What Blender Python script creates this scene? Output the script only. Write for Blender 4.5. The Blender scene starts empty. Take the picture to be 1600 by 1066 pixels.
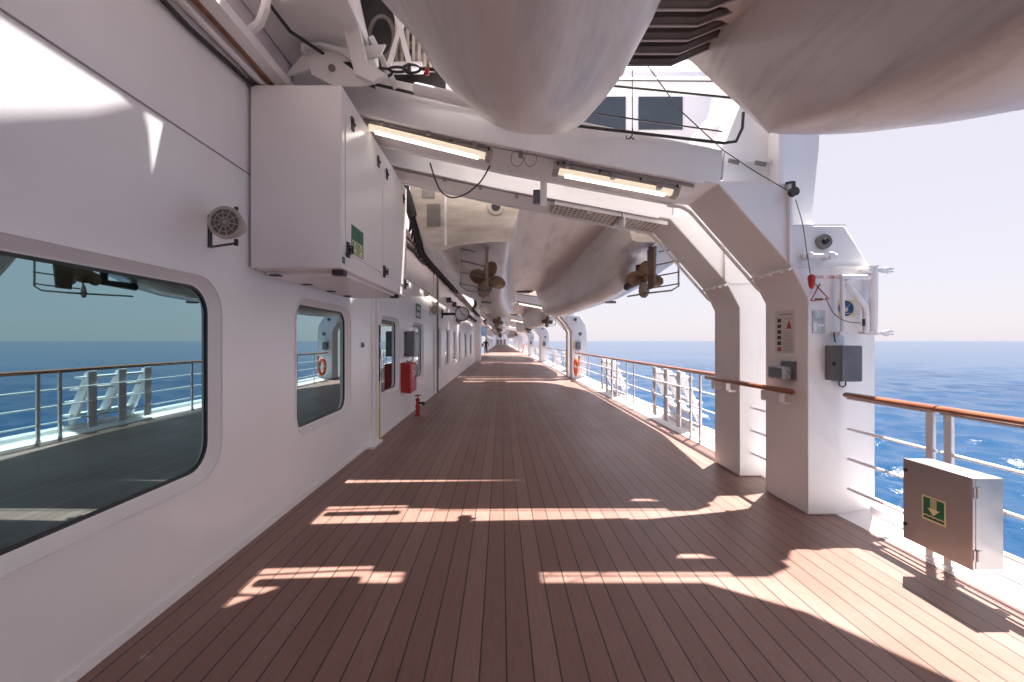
import bpy, bmesh, math, random
from mathutils import Vector, Matrix
from mathutils.geometry import tessellate_polygon
random.seed(7)
R = math.radians
SC = bpy.context.scene
COL = SC.collection
EYE = 1.55
F = 711.1

def at(x, y, Y):
    """photo pixel (1600 wide) seen at depth Y -> world point"""
    return Vector(((x - 783) * Y / F, Y, EYE - (y - 533) * Y / F))

# ------------------------------------------------------------------ mesh builder
class MB:
    def __init__(s):
        s.v = []; s.f = []; s.m = []; s.mi = 0
    def mat(s, i): s.mi = i; return s
    def add(s, vs, fs):
        b = len(s.v)
        s.v.extend([Vector(v) for v in vs])
        for f in fs:
            s.f.append([b + i for i in f]); s.m.append(s.mi)
        return s
    def box(s, x0, x1, y0, y1, z0, z1):
        vs = [(x, y, z) for z in (z0, z1) for y in (y0, y1) for x in (x0, x1)]
        return s.add(vs, [(0,2,3,1),(4,5,7,6),(0,1,5,4),(2,6,7,3),(0,4,6,2),(1,3,7,5)])
    def obox(s, c, ax, ay, az):
        """box about c with half-axis vectors"""
        c, ax, ay, az = Vector(c), Vector(ax), Vector(ay), Vector(az)
        vs = [c + i*ax + j*ay + k*az for k in (-1,1) for j in (-1,1) for i in (-1,1)]
        return s.add(vs, [(0,2,3,1),(4,5,7,6),(0,1,5,4),(2,6,7,3),(0,4,6,2),(1,3,7,5)])
    def bar(s, p, q, w, h, up=(0,0,1)):
        p, q = Vector(p), Vector(q); d = (q - p); l = d.length; d.normalize()
        side = d.cross(Vector(up))
        if side.length < 1e-4: side = d.cross(Vector((1,0,0)))
        side.normalize(); u = side.cross(d).normalized()
        return s.obox((p+q)/2, d*l/2, side*w/2, u*h/2)
    def tube(s, pts, r, n=10, cap=True, closed=False):
        pts = [Vector(p) for p in pts]; N = len(pts)
        rs = r if isinstance(r, (list, tuple)) else [r]*N
        vs = []; prev = None
        for i, p in enumerate(pts):
            if closed: d = pts[(i+1) % N] - pts[i-1]
            else: d = pts[min(i+1, N-1)] - pts[max(i-1, 0)]
            d.normalize()
            if prev is None:
                a = Vector((0,0,1)) if abs(d.z) < .9 else Vector((1,0,0))
                e = d.cross(a).normalized()
            else:
                e = (prev - d*prev.dot(d)).normalized()
            prev = e; g = d.cross(e)
            for k in range(n):
                t = 2*math.pi*k/n
                vs.append(p + (e*math.cos(t) + g*math.sin(t))*rs[i])
        fs = []
        for i in range(N if closed else N-1):
            j = (i+1) % N
            for k in range(n):
                fs.append((i*n+k, i*n+(k+1) % n, j*n+(k+1) % n, j*n+k))
        if cap and not closed:
            fs.append(tuple(range(n))[::-1]); fs.append(tuple((N-1)*n+k for k in range(n)))
        return s.add(vs, fs)
    def cyl(s, p, q, r, n=16, r2=None):
        return s.tube([p, q], [r, r if r2 is None else r2], n)
    def lathe(s, o, axis, prof, n=24):
        """prof: (distance along axis, radius)"""
        o = Vector(o); d = Vector(axis).normalized()
        a = Vector((0,0,1)) if abs(d.z) < .9 else Vector((1,0,0))
        e = d.cross(a).normalized(); g = d.cross(e)
        vs = []
        for h, r in prof:
            for k in range(n):
                t = 2*math.pi*k/n
                vs.append(o + d*h + (e*math.cos(t)+g*math.sin(t))*max(r, 1e-4))
        fs = []
        for i in range(len(prof)-1):
            for k in range(n):
                fs.append((i*n+k, i*n+(k+1) % n, (i+1)*n+(k+1) % n, (i+1)*n+k))
        fs.append(tuple(range(n))[::-1]); fs.append(tuple((len(prof)-1)*n+k for k in range(n)))
        return s.add(vs, fs)
    def prism(s, poly, y0, y1, frame=None):
        """polygon of (x,z) extruded along y; frame maps (x,y,z)"""
        fr = frame or (lambda x, y, z: Vector((x, y, z)))
        n = len(poly)
        vs = [fr(x, y0, z) for x, z in poly] + [fr(x, y1, z) for x, z in poly]
        fs = []
        for i in range(n):
            j = (i+1) % n
            fs.append((i, j, n+j, n+i))
        tris = tessellate_polygon([[Vector((x, z, 0)) for x, z in poly]])
        for t in tris:
            fs.append(tuple(t)); fs.append(tuple(n+i for i in t[::-1]))
        return s.add(vs, fs)
    def build(s, name, mats, parent=None, smooth=35, bevel=0, seg=2):
        me = bpy.data.meshes.new(name)
        me.from_pydata([tuple(v) for v in s.v], [], s.f)
        mats = mats if isinstance(mats, (list, tuple)) else [mats]
        for m in mats: me.materials.append(m)
        for p, i in zip(me.polygons, s.m): p.material_index = i
        bm = bmesh.new(); bm.from_mesh(me)
        bmesh.ops.recalc_face_normals(bm, faces=bm.faces); bm.to_mesh(me); bm.free()
        if smooth:
            for p in me.polygons: p.use_smooth = True
            me.set_sharp_from_angle(angle=R(smooth))
        o = bpy.data.objects.new(name, me); COL.objects.link(o)
        if bevel:
            b = o.modifiers.new('bevel', 'BEVEL'); b.width = bevel; b.segments = seg
            b.limit_method = 'ANGLE'; b.angle_limit = R(40); b.harden_normals = False
        if parent:
            o.parent = parent; o.matrix_parent_inverse = Matrix.Translation(-root_loc(parent))
        return o

def build_each(mb, name, mats, parent=None, **kw):
    """one object for each separate piece of mb"""
    par = list(range(len(mb.v)))
    def find(a):
        while par[a] != a: par[a] = par[par[a]]; a = par[a]
        return a
    for f in mb.f:
        for i in f[1:]: par[find(i)] = find(f[0])
    groups = {}
    for f, m in zip(mb.f, mb.m): groups.setdefault(find(f[0]), []).append((f, m))
    out = []
    for fl in groups.values():
        q = MB(); ids = {}
        for f, m in fl:
            nf = []
            for i in f:
                if i not in ids: ids[i] = len(q.v); q.v.append(mb.v[i])
                nf.append(ids[i])
            q.f.append(nf); q.m.append(m)
        out.append(q.build(name, mats, parent, **kw))
    return out
def root_loc(o):
    v = Vector((0,0,0))
    if o.type == 'EMPTY': v = o.location.copy()
    return v

def curve(pts, k=6):
    pts = [Vector(p) for p in pts]; out = []
    for i in range(len(pts)-1):
        p0 = pts[max(i-1,0)]; p1 = pts[i]; p2 = pts[i+1]; p3 = pts[min(i+2,len(pts)-1)]
        for q in range(k):
            u = q/k; out.append(.5*((2*p1)+(-p0+p2)*u+(2*p0-5*p1+4*p2-p3)*u*u+(-p0+3*p1-3*p2+p3)*u**3))
    return out + [pts[-1]]
def tag(o, label=None, cat=None, group=None, kind=None):
    if label: o['label'] = label
    if cat: o['category'] = cat
    if group: o['group'] = group
    if kind: o['kind'] = kind
    return o
def thing(name, label, cat, loc=(0,0,0), group=None):
    o = bpy.data.objects.new(name, None); COL.objects.link(o)
    o.empty_display_size = .1; o.location = loc
    return tag(o, label, cat, group)
def copy_tree(o, parent=None):
    c = o.copy(); COL.objects.link(c)
    if parent:
        c.parent = parent; c.matrix_parent_inverse = o.matrix_parent_inverse.copy()
    for ch in list(o.children): copy_tree(ch, c)
    return c
def dup(root, d, label=None):
    c = copy_tree(root); c.location = Vector(root.location) + Vector(d)
    if label: c['label'] = label
    return c

# ------------------------------------------------------------------ materials
def new_mat(name):
    m = bpy.data.materials.new(name); m.use_nodes = True
    nt = m.node_tree; b = nt.nodes['Principled BSDF']
    return m, nt, b
def L(nt, a, b): nt.links.new(a, b)
def node(nt, t, **kw):
    n = nt.nodes.new(t)
    for k, v in kw.items(): setattr(n, k, v)
    return n
def ramp(nt, fac, stops):
    n = node(nt, 'ShaderNodeValToRGB')
    e = n.color_ramp.elements
    while len(e) < len(stops): e.new(.5)
    for q, (p, c) in zip(e, stops):
        q.position = p; q.color = (*c, 1) if len(c) == 3 else c
    L(nt, fac, n.inputs[0]); return n
def noise(nt, scale, detail=4, rough=.55, vec=None, coord='Object', stretch=None):
    n = node(nt, 'ShaderNodeTexNoise'); n.inputs['Scale'].default_value = scale
    n.inputs['Detail'].default_value = detail; n.inputs['Roughness'].default_value = rough
    if vec is None:
        tc = node(nt, 'ShaderNodeTexCoord'); vec = tc.outputs[coord]
    if stretch:
        mp = node(nt, 'ShaderNodeMapping'); mp.inputs['Scale'].default_value = stretch
        L(nt, vec, mp.inputs['Vector']); vec = mp.outputs[0]
    L(nt, vec, n.inputs['Vector']); return n
def streaks(m, stretch=(1.4,.16,1.4), scale=2.4, thr=(.50,.68), amt=.55, col=(.24,.20,.18)):
    nt = m.node_tree; b = nt.nodes['Principled BSDF']; src = b.inputs['Base Color'].links[0].from_socket
    n = noise(nt, scale, 8, .68, stretch=stretch); g = noise(nt, .55, 2)
    r = ramp(nt, n.outputs['Fac'], [(thr[0], (0,0,0)), (thr[1], (amt,)*3)]); q = ramp(nt, g.outputs['Fac'], [(.36, (.1,.1,.1)), (.56, (1,1,1))])
    k = node(nt, 'ShaderNodeMath', operation='MULTIPLY'); L(nt, r.outputs[0], k.inputs[0]); L(nt, q.outputs[0], k.inputs[1])
    mx = node(nt, 'ShaderNodeMix', data_type='RGBA'); L(nt, k.outputs[0], mx.inputs['Factor']); L(nt, src, mx.inputs['A']); mx.inputs['B'].default_value = (*col, 1)
    L(nt, mx.outputs['Result'], b.inputs['Base Color'])
def flat(name, col, rough=.5, metal=0, spec=.5, var=.08, scale=6, bump=0, bscale=40, emit=None, estr=0, coat=0):
    m, nt, b = new_mat(name)
    n = noise(nt, scale)
    lo = tuple(max(0, c*(1-var)) for c in col); hi = tuple(min(1, c*(1+var)) for c in col)
    r = ramp(nt, n.outputs['Fac'], [(.3, lo), (.7, hi)])
    L(nt, r.outputs[0], b.inputs['Base Color'])
    b.inputs['Metallic'].default_value = metal
    b.inputs['Specular IOR Level'].default_value = spec
    rr = ramp(nt, noise(nt, scale*2.3, 5).outputs['Fac'], [(.3, (rough*.82,)*3), (.7, (min(1, rough*1.18),)*3)])
    L(nt, rr.outputs[0], b.inputs['Roughness'])
    b.inputs['Coat Weight'].default_value = coat
    if bump:
        bp = node(nt, 'ShaderNodeBump'); bp.inputs['Strength'].default_value = bump; bp.inputs['Distance'].default_value = .01
        L(nt, noise(nt, bscale, 3).outputs['Fac'], bp.inputs['Height']); L(nt, bp.outputs[0], b.inputs['Normal'])
    if emit:
        b.inputs['Emission Color'].default_value = (*emit, 1); b.inputs['Emission Strength'].default_value = estr
    return m
def painted(name, col, rough=.35, grime=.25, gcol=(.40,.33,.27), gscale=1.2, stretch=(1,1,1), wav=.25, thr=(.56,.78), bumps=(.9, .02)):
    """ship's paint: plate waviness, faint streaky grime"""
    m, nt, b = new_mat(name)
    g = noise(nt, gscale, 7, .65, stretch=stretch)
    f = ramp(nt, g.outputs['Fac'], [(thr[0], (0,0,0)), (thr[1], (grime,)*3)])
    v = noise(nt, .9, 3)
    base = ramp(nt, v.outputs['Fac'], [(.3, tuple(c*.96 for c in col)), (.7, tuple(min(1, c*1.03) for c in col))])
    mx = node(nt, 'ShaderNodeMix', data_type='RGBA')
    L(nt, f.outputs[0], mx.inputs['Factor']); L(nt, base.outputs[0], mx.inputs['A']); mx.inputs['B'].default_value = (*gcol, 1)
    L(nt, mx.outputs['Result'], b.inputs['Base Color'])
    rr = ramp(nt, noise(nt, 3.1, 5).outputs['Fac'], [(.2, (rough*.93,)*3), (.8, (min(1, rough*1.08),)*3)])
    L(nt, rr.outputs[0], b.inputs['Roughness'])
    bp = node(nt, 'ShaderNodeBump'); bp.inputs['Strength'].default_value = wav; bp.inputs['Distance'].default_value = bumps[1]
    L(nt, noise(nt, bumps[0], 2).outputs['Fac'], bp.inputs['Height'])
    bp2 = node(nt, 'ShaderNodeBump'); bp2.inputs['Strength'].default_value = .08; bp2.inputs['Distance'].default_value = .002
    L(nt, noise(nt, 160, 3).outputs['Fac'], bp2.inputs['Height']); L(nt, bp.outputs[0], bp2.inputs['Normal'])
    L(nt, bp2.outputs[0], b.inputs['Normal'])
    return m

M = {}
M['wall'] = painted('wall_paint', (.82,.80,.80), rough=.3, grime=.035, stretch=(1,1,.18), gscale=2.2, wav=.3, thr=(.45,.9))
M['white'] = painted('white_paint', (.82,.795,.785), rough=.38, grime=.14, stretch=(1,1,.3), gscale=1.6, wav=.1, thr=(.42,.92))
M['rail'] = flat('rail_paint', (.80,.78,.78), .35, var=.05)
streaks(M['wall'], stretch=(1,1.3,.12), scale=1.6, thr=(.58,.82), amt=.10, col=(.45,.36,.30))
streaks(M['white'], stretch=(1.2,1.2,.18), scale=2.6, thr=(.58,.80), amt=.22, col=(.36,.27,.20))
M['locker'] = painted('locker_paint', (.80,.76,.735), rough=.24, grime=.06, wav=.12)
M['hull'] = painted('hull_gelcoat', (.81,.765,.735), rough=.30, grime=.30, gcol=(.30,.23,.20), gscale=1.5, stretch=(1.6,.5,1.0), wav=.2, thr=(.35,.95), bumps=(.8,.02))
streaks(M['hull'])
M['transom'] = painted('stained_transom', (.62,.55,.47), rough=.5, grime=.8, gcol=(.20,.16,.12), gscale=2.6, stretch=(.5,1,1.8), wav=.1, thr=(.38,.75))
M['cabin'] = painted('cabin_paint', (.62,.60,.62), rough=.35, grime=.1)
M['steel'] = flat('brushed_steel', (.43,.41,.405), .42, metal=.85, var=.06, scale=3)
M['greybox'] = flat('grey_enamel', (.16,.165,.18), .42, metal=.3, var=.08)
M['dark'] = flat('dark_iron', (.035,.03,.03), .5, var=.3)
M['black'] = flat('black_rubber', (.018,.017,.018), .6, var=.2)
M['cable'] = flat('dark_cable', (.03,.026,.025), .55, var=.2)
M['wood'] = None
M['bronze'] = flat('bronze', (.20,.125,.08), .5, metal=.5, var=.3, scale=9)
M['rudder'] = flat('rudder_paint', (.15,.10,.07), .5, var=.25)
M['beige'] = flat('beige_plastic', (.42,.36,.30), .5, var=.12)
M['grille'] = flat('horn_grille', (.13,.10,.085), .6, var=.2)
M['red'] = flat('red_enamel', (.42,.025,.022), .38, var=.15)
M['orange'] = flat('orange_plastic', (.75,.13,.035), .5, var=.08)
M['green'] = flat('sign_green', (.012,.13,.065), .45, var=.06)
M['glowy'] = flat('sign_cream', (.70,.66,.36), .5, var=.04)
M['blue'] = flat('sign_blue', (.012,.07,.19), .4, var=.06)
M['paper'] = flat('paper', (.60,.55,.50), .6, var=.04)
M['ink'] = flat('ink', (.05,.045,.05), .6, var=.1)
M['inkgrey'] = flat('grey_ink', (.30,.27,.26), .6, var=.1)
M['plate'] = flat('worn_plate', (.40,.41,.43), .3, metal=.7, var=.25, scale=25)
M['greyplate'] = flat('grey_patch', (.22,.20,.185), .45, metal=.2, var=.2)
M['slat'] = flat('dark_slat', (.085,.075,.075), .5, var=.15)
M['slatedge'] = flat('slat_edge', (.45,.42,.42), .4, var=.1)
M['gasket'] = flat('gasket', (.02,.022,.025), .45, var=.1)
M['rust'] = flat('rusty_steel', (.22,.10,.05), .7, var=.4, scale=20)
M['lampcase'] = flat('lamp_case', (.62,.50,.33), .35, var=.05, emit=(1,.86,.68), estr=.18)
M['lamptube'] = flat('lamp_tube', (.9,.85,.75), .3, var=.02, emit=(1,.92,.82), estr=1.4)
M['darkglass'] = flat('dark_glass', (.02,.03,.045), .08, spec=.8, var=.1)
M['yellow'] = flat('yellow_tape', (.55,.40,.05), .5, var=.1)
M['skin'] = flat('skin', (.35,.18,.12), .6)
M['cloth'] = flat('black_cloth', (.015,.015,.018), .8)
M['hair'] = flat('dark_hair', (.02,.014,.01), .7)
M['pinkwhite'] = painted('upper_paint', (.78,.70,.71), rough=.45, grime=.1)

def make_wood():
    m, nt, b = new_mat('varnished_wood')
    n = noise(nt, 9, 6, .6, stretch=(6,.6,6))
    r = ramp(nt, n.outputs['Fac'], [(.25, (.13,.040,.018)), (.55, (.27,.095,.042)), (.8, (.36,.145,.065))])
    L(nt, r.outputs[0], b.inputs['Base Color']); b.inputs['Roughness'].default_value = .28
    b.inputs['Coat Weight'].default_value = .35; b.inputs['Coat Roughness'].default_value = .12
    return m
M['wood'] = make_wood()

def make_glass():
    m, nt, b = new_mat('coated_window_glass')
    b.inputs['Base Color'].default_value = (.235,.375,.40,1)
    b.inputs['Metallic'].default_value = 1.0
    b.inputs['Roughness'].default_value = .012
    bp = node(nt, 'ShaderNodeBump'); bp.inputs['Strength'].default_value = .05; bp.inputs['Distance'].default_value = .004
    L(nt, noise(nt, 1.7, 1).outputs['Fac'], bp.inputs['Height']); L(nt, bp.outputs[0], b.inputs['Normal'])
    return m
M['glass'] = make_glass()

def make_deck():
    m, nt, b = new_mat('deck_planking')
    tc = node(nt, 'ShaderNodeTexCoord'); sp = node(nt, 'ShaderNodeSeparateXYZ'); L(nt, tc.outputs['Object'], sp.inputs[0])
    PW = .1265
    def mth(op, a, bv=None, c=None):
        n = node(nt, 'ShaderNodeMath', operation=op)
        for i, q in enumerate((a, bv, c)):
            if q is None: continue
            if isinstance(q, (int, float)): n.inputs[i].default_value = q
            else: L(nt, q, n.inputs[i])
        return n.outputs[0]
    u = mth('DIVIDE', mth('ADD', sp.outputs['X'], 8.07), PW)
    fr = mth('FRACT', u); idx = mth('FLOOR', u)
    edge = mth('ABSOLUTE', mth('SUBTRACT', fr, .5))              # .5 at the joints
    joint = mth('GREATER_THAN', edge, .5 - .0038/PW)
    # plank-to-plank tone
    wn = node(nt, 'ShaderNodeTexWhiteNoise', noise_dimensions='1D'); L(nt, idx, wn.inputs['W'])
    grain = noise(nt, 14, 6, .62, stretch=(3.5,.35,1))
    blot = noise(nt, 1.1, 6, .6)
    fine = noise(nt, 220, 2, .5)
    s1 = mth('MULTIPLY_ADD', grain.outputs['Fac'], .5, mth('MULTIPLY', wn.outputs['Value'], .22))
    s2 = mth('MULTIPLY_ADD', blot.outputs['Fac'], .45, s1)
    s3 = mth('MULTIPLY_ADD', fine.outputs['Fac'], .16, s2)
    base = ramp(nt, s3, [(.35, (.160,.083,.061)), (.65, (.222,.121,.093)), (.95, (.295,.175,.143))])
    # pale scuffs
    sc = noise(nt, 5, 8, .7, stretch=(1.0,.7,1))
    scf = ramp(nt, sc.outputs['Fac'], [(.63, (0,0,0)), (.80, (.28,)*3)])
    mx = node(nt, 'ShaderNodeMix', data_type='RGBA'); L(nt, scf.outputs[0], mx.inputs['Factor'])
    L(nt, base.outputs[0], mx.inputs['A']); mx.inputs['B'].default_value = (.42,.30,.25,1)
    # worn paint chips along the house side
    chip = noise(nt, 7, 5, .6, stretch=(1.6,.6,1))
    near = mth('LESS_THAN', sp.outputs['X'], -1.62)
    ch = mth('MULTIPLY', ramp(nt, chip.outputs['Fac'], [(.66, (0,0,0)), (.69, (1,1,1))]).outputs[0], near)
    ch = mth('MULTIPLY', ch, .55)
    mx2 = node(nt, 'ShaderNodeMix', data_type='RGBA'); L(nt, ch, mx2.inputs['Factor'])
    L(nt, mx.outputs['Result'], mx2.inputs['A']); mx2.inputs['B'].default_value = (.45,.38,.35,1)
    mj = node(nt, 'ShaderNodeMix', data_type='RGBA'); L(nt, joint, mj.inputs['Factor'])
    L(nt, mx2.outputs['Result'], mj.inputs['A']); mj.inputs['B'].default_value = (.022,.016,.016,1)
    L(nt, mj.outputs['Result'], b.inputs['Base Color'])
    rr = ramp(nt, blot.outputs['Fac'], [(.3, (.36,)*3), (.7, (.50,)*3)])
    L(nt, rr.outputs[0], b.inputs['Roughness'])
    b.inputs['Specular IOR Level'].default_value = .45
    hgt = mth('MULTIPLY_ADD', joint, -1.0, mth('MULTIPLY', fine.outputs['Fac'], .25))
    bp = node(nt, 'ShaderNodeBump'); bp.inputs['Strength'].default_value = .35; bp.inputs['Distance'].default_value = .003
    L(nt, hgt, bp.inputs['Height']); L(nt, bp.outputs[0], b.inputs['Normal'])
    return m
M['deck'] = make_deck()

def make_sea():
    m, nt, b = new_mat('sea_water')
    tc = node(nt, 'ShaderNodeTexCoord')
    big = noise(nt, .035, 3, .5, stretch=(1,.5,1)); mid = noise(nt, .16, 6, .62, stretch=(1,.55,1)); fin = noise(nt, 1.1, 5, .6, stretch=(1,.6,1))
    pat = noise(nt, .006, 4, .6, stretch=(.6,1.6,1))
    colr = ramp(nt, pat.outputs['Fac'], [(.3, (.003,.030,.078)), (.7, (.007,.052,.122))])
    # wake foam beside the ship
    sp = node(nt, 'ShaderNodeSeparateXYZ'); L(nt, tc.outputs['Object'], sp.inputs[0])
    wk = node(nt, 'ShaderNodeMapRange'); L(nt, sp.outputs['X'], wk.inputs['Value'])
    wk.inputs['From Min'].default_value = 78; wk.inputs['From Max'].default_value = 25
    wk.inputs['To Min'].default_value = 0; wk.inputs['To Max'].default_value = .15
    fo = noise(nt, .22, 9, .72, stretch=(1.3,.45,1))
    ad = node(nt, 'ShaderNodeMath', operation='ADD'); L(nt, fo.outputs['Fac'], ad.inputs[0]); L(nt, wk.outputs[0], ad.inputs[1])
    ff = ramp(nt, ad.outputs[0], [(.735, (0,0,0)), (.80, (.75,)*3)])
    mx = node(nt, 'ShaderNodeMix', data_type='RGBA'); L(nt, ff.outputs[0], mx.inputs['Factor'])
    L(nt, colr.outputs[0], mx.inputs['A']); mx.inputs['B'].default_value = (.72,.78,.82,1)
    L(nt, mx.outputs['Result'], b.inputs['Base Color'])
    rr = ramp(nt, ff.outputs[0], [(0, (.16,)*3), (1, (.7,)*3)]); L(nt, rr.outputs[0], b.inputs['Roughness'])
    b.inputs['IOR'].default_value = 1.33
    def ma(a, k, c=None):
        n = node(nt, 'ShaderNodeMath', operation='MULTIPLY_ADD'); L(nt, a, n.inputs[0]); n.inputs[1].default_value = k
        if c is not None: L(nt, c, n.inputs[2])
        else: n.inputs[2].default_value = 0
        return n.outputs[0]
    h = ma(big.outputs['Fac'], 1.5, ma(mid.outputs['Fac'], .9, ma(fin.outputs['Fac'], .16)))
    bp = node(nt, 'ShaderNodeBump'); bp.inputs['Strength'].default_value = .75; bp.inputs['Distance'].default_value = 1.25
    L(nt, h, bp.inputs['Height']); L(nt, bp.outputs[0], b.inputs['Normal'])
    return m
M['sea'] = make_sea()

def make_perf():
    m, nt, b = new_mat('perforated_tray')
    tc = node(nt, 'ShaderNodeTexCoord'); sp = node(nt, 'ShaderNodeSeparateXYZ'); L(nt, tc.outputs['Object'], sp.inputs[0])
    def cell(out, p, w):
        a = node(nt, 'ShaderNodeMath', operation='DIVIDE'); L(nt, out, a.inputs[0]); a.inputs[1].default_value = p
        f = node(nt, 'ShaderNodeMath', operation='FRACT'); L(nt, a.outputs[0], f.inputs[0])
        g = node(nt, 'ShaderNodeMath', operation='LESS_THAN'); L(nt, f.outputs[0], g.inputs[0]); g.inputs[1].default_value = w
        return g.outputs[0]
    mul = node(nt, 'ShaderNodeMath', operation='MULTIPLY')
    L(nt, cell(sp.outputs['X'], .055, .5), mul.inputs[0]); L(nt, cell(sp.outputs['Y'], .075, .55), mul.inputs[1])
    n = noise(nt, 9, 4)
    r = ramp(nt, n.outputs['Fac'], [(.3, (.52,.45,.38)), (.7, (.66,.60,.54))])
    n2 = ramp(nt, noise(nt, 13, 2).outputs['Fac'], [(.38, (.03,.025,.02)), (.6, (.30,.25,.21))])
    mx = node(nt, 'ShaderNodeMix', data_type='RGBA'); L(nt, mul.outputs[0], mx.inputs['Factor'])
    L(nt, r.outputs[0], mx.inputs['A']); L(nt, n2.outputs[0], mx.inputs['B'])
    L(nt, mx.outputs['Result'], b.inputs['Base Color']); b.inputs['Roughness'].default_value = .5
    return m
M['perf'] = make_perf()

# ------------------------------------------------------------------ world, sun, camera
SUNV = Vector((.23, .25, 1)).normalized()
w = bpy.data.worlds.new('World'); SC.world = w; w.use_nodes = True
nt = w.node_tree; bg = nt.nodes['Background']
sky = nt.nodes.new('ShaderNodeTexSky'); sky.sky_type = 'NISHITA'; sky.sun_disc = False
sky.sun_elevation = math.asin(SUNV.z); sky.sun_rotation = math.atan2(SUNV.x, SUNV.y)
sky.air_density = 1.0; sky.dust_density = 1.0; sky.ozone_density = 1.0
SKY_TINT = (1.05, 1.0, 1.0)
mt = nt.nodes.new('ShaderNodeMix'); mt.data_type = 'RGBA'; mt.blend_type = 'MULTIPLY'; mt.inputs['Factor'].default_value = 1
nt.links.new(sky.outputs[0], mt.inputs['A']); mt.inputs['B'].default_value = (*SKY_TINT, 1)
mh = nt.nodes.new('ShaderNodeMix'); mh.data_type = 'RGBA'; 
tcw = nt.nodes.new('ShaderNodeTexCoord'); spw = nt.nodes.new('ShaderNodeSeparateXYZ'); nt.links.new(tcw.outputs['Generated'], spw.inputs[0])
hz_ = nt.nodes.new('ShaderNodeMapRange'); hz_.interpolation_type = 'SMOOTHSTEP'; nt.links.new(spw.outputs['Z'], hz_.inputs['Value'])
hz_.inputs['From Min'].default_value = .50; hz_.inputs['From Max'].default_value = 1.0; hz_.inputs['To Min'].default_value = .94; hz_.inputs['To Max'].default_value = .55
nt.links.new(hz_.outputs[0], mh.inputs['Factor'])
nt.links.new(mt.outputs['Result'], mh.inputs['A']); mh.inputs['B'].default_value = (2.05, 1.94, 2.13, 1)   # bright marine haze
nt.links.new(mh.outputs['Result'], bg.inputs['Color']); bg.inputs['Strength'].default_value = .10
sl = bpy.data.lights.new('sun', 'SUN'); sl.energy = 5.0; sl.angle = R(.53); sl.color = (1, .95, .915)
so = bpy.data.objects.new('sun', sl); COL.objects.link(so); so.rotation_euler = (-SUNV).to_track_quat('-Z', 'Y').to_euler(); so.location = (20, 20, 60)
cd = bpy.data.cameras.new('camera'); cam = bpy.data.objects.new('camera', cd); COL.objects.link(cam); SC.camera = cam
cam.location = (0, 0, EYE); cam.rotation_euler = (R(90), 0, 0); cd.sensor_width = 36; cd.lens = 16; cd.shift_x = 17/1600
cd.clip_start = .05; cd.clip_end = 200000
SC.view_settings.view_transform = 'Standard'; SC.view_settings.look = 'None'; SC.view_settings.gamma = 1
SC.view_settings.exposure = 2.0; SC.view_settings.use_curve_mapping = False
SC.cycles.max_bounces = 12; SC.cycles.diffuse_bounces = 8; SC.cycles.glossy_bounces = 5
SC.cycles.sample_clamp_indirect = 6; SC.cycles.caustics_reflective = False; SC.cycles.caustics_refractive = False
try:
    SC.cycles.use_denoising = True; SC.cycles.denoiser = 'OPENIMAGEDENOISE'
except Exception: pass

# ------------------------------------------------------------------ setting: sea, deck
WX = -1.943          # house side
def build_sea():
    """one polar sheet of real waves round the ship, out to the horizon"""
    import numpy as np
    rng = np.random.default_rng(5)
    rr = [4.0]
    while rr[-1] < 70000: rr.append(rr[-1]*(1.011 if 28 < rr[-1] < 1500 else 1.05) + .02)
    rr = np.array(rr)
    az = np.concatenate([np.arange(-35, 115, .3), np.arange(115, 325, 3.0)])*math.pi/180     # from +Y towards +X
    RR, AZ = np.meshgrid(rr, az, indexing='ij')
    X = 3.5 + RR*np.sin(AZ); Y = RR*np.cos(AZ); Z = np.zeros_like(X)
    cell = np.maximum(np.gradient(rr)[:, None], RR*.0053)
    for k in range(64):
        lam = 1.3*(19/1.3)**(k/63); th = math.radians(200) + rng.normal(0, .62); ph = rng.uniform(0, 6.283)
        q = 2*math.pi/lam; fade = np.clip(lam/(cell*3.0) - .6, 0, 1)
        a = .0075*lam*rng.uniform(.5, 1.3)
        arg = q*(X*math.cos(th) + Y*math.sin(th)) + ph + .8*np.sin(X*.021+k) + .8*np.sin(Y*.017+2*k)
        Z += a*fade*(np.sin(arg) + .25*np.sin(2*arg+.6))
    Z -= 18
    n, m = RR.shape
    me = bpy.data.meshes.new('sea')
    me.vertices.add(n*m); me.vertices.foreach_set('co', np.stack([X, Y, Z], -1).astype('f4').ravel())
    I = np.arange(n*m).reshape(n, m); J = np.roll(I, -1, axis=1)
    fc = np.stack([I[:-1], J[:-1], J[1:], I[1:]], -1).reshape(-1, 4)[:, ::-1]
    me.loops.add(fc.size); me.loops.foreach_set('vertex_index', fc.astype('i4').ravel())
    me.polygons.add(len(fc)); me.polygons.foreach_set('loop_start', np.arange(0, fc.size, 4, dtype='i4'))
    try: me.polygons.foreach_set('loop_total', np.full(len(fc), 4, dtype='i4'))
    except Exception: pass
    me.update(calc_edges=True); me.validate()
    me.polygons.foreach_set('use_smooth', np.ones(len(fc), dtype=bool))
    me.materials.append(M['sea'])
    o = bpy.data.objects.new('sea', me); COL.objects.link(o); return o
tag(build_sea(), kind='structure')
mb = MB(); mb.box(WX-.3, 2.985, -12, 195, -.3, 0)
tag(mb.build('deck', M['deck'], smooth=0), kind='structure')
# white waterway and margin outside the planking
mb = MB()
prof = [(2.985,-.3),(2.985,.006),(3.05,.012),(3.26,.05),(3.40,.06),(3.43,.10),(3.47,.10),(3.47,-.9),(3.2,-.9)]
mb.prism(prof, -12, 195)
tag(mb.build('waterway', M['white'], smooth=20), kind='structure')

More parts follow.
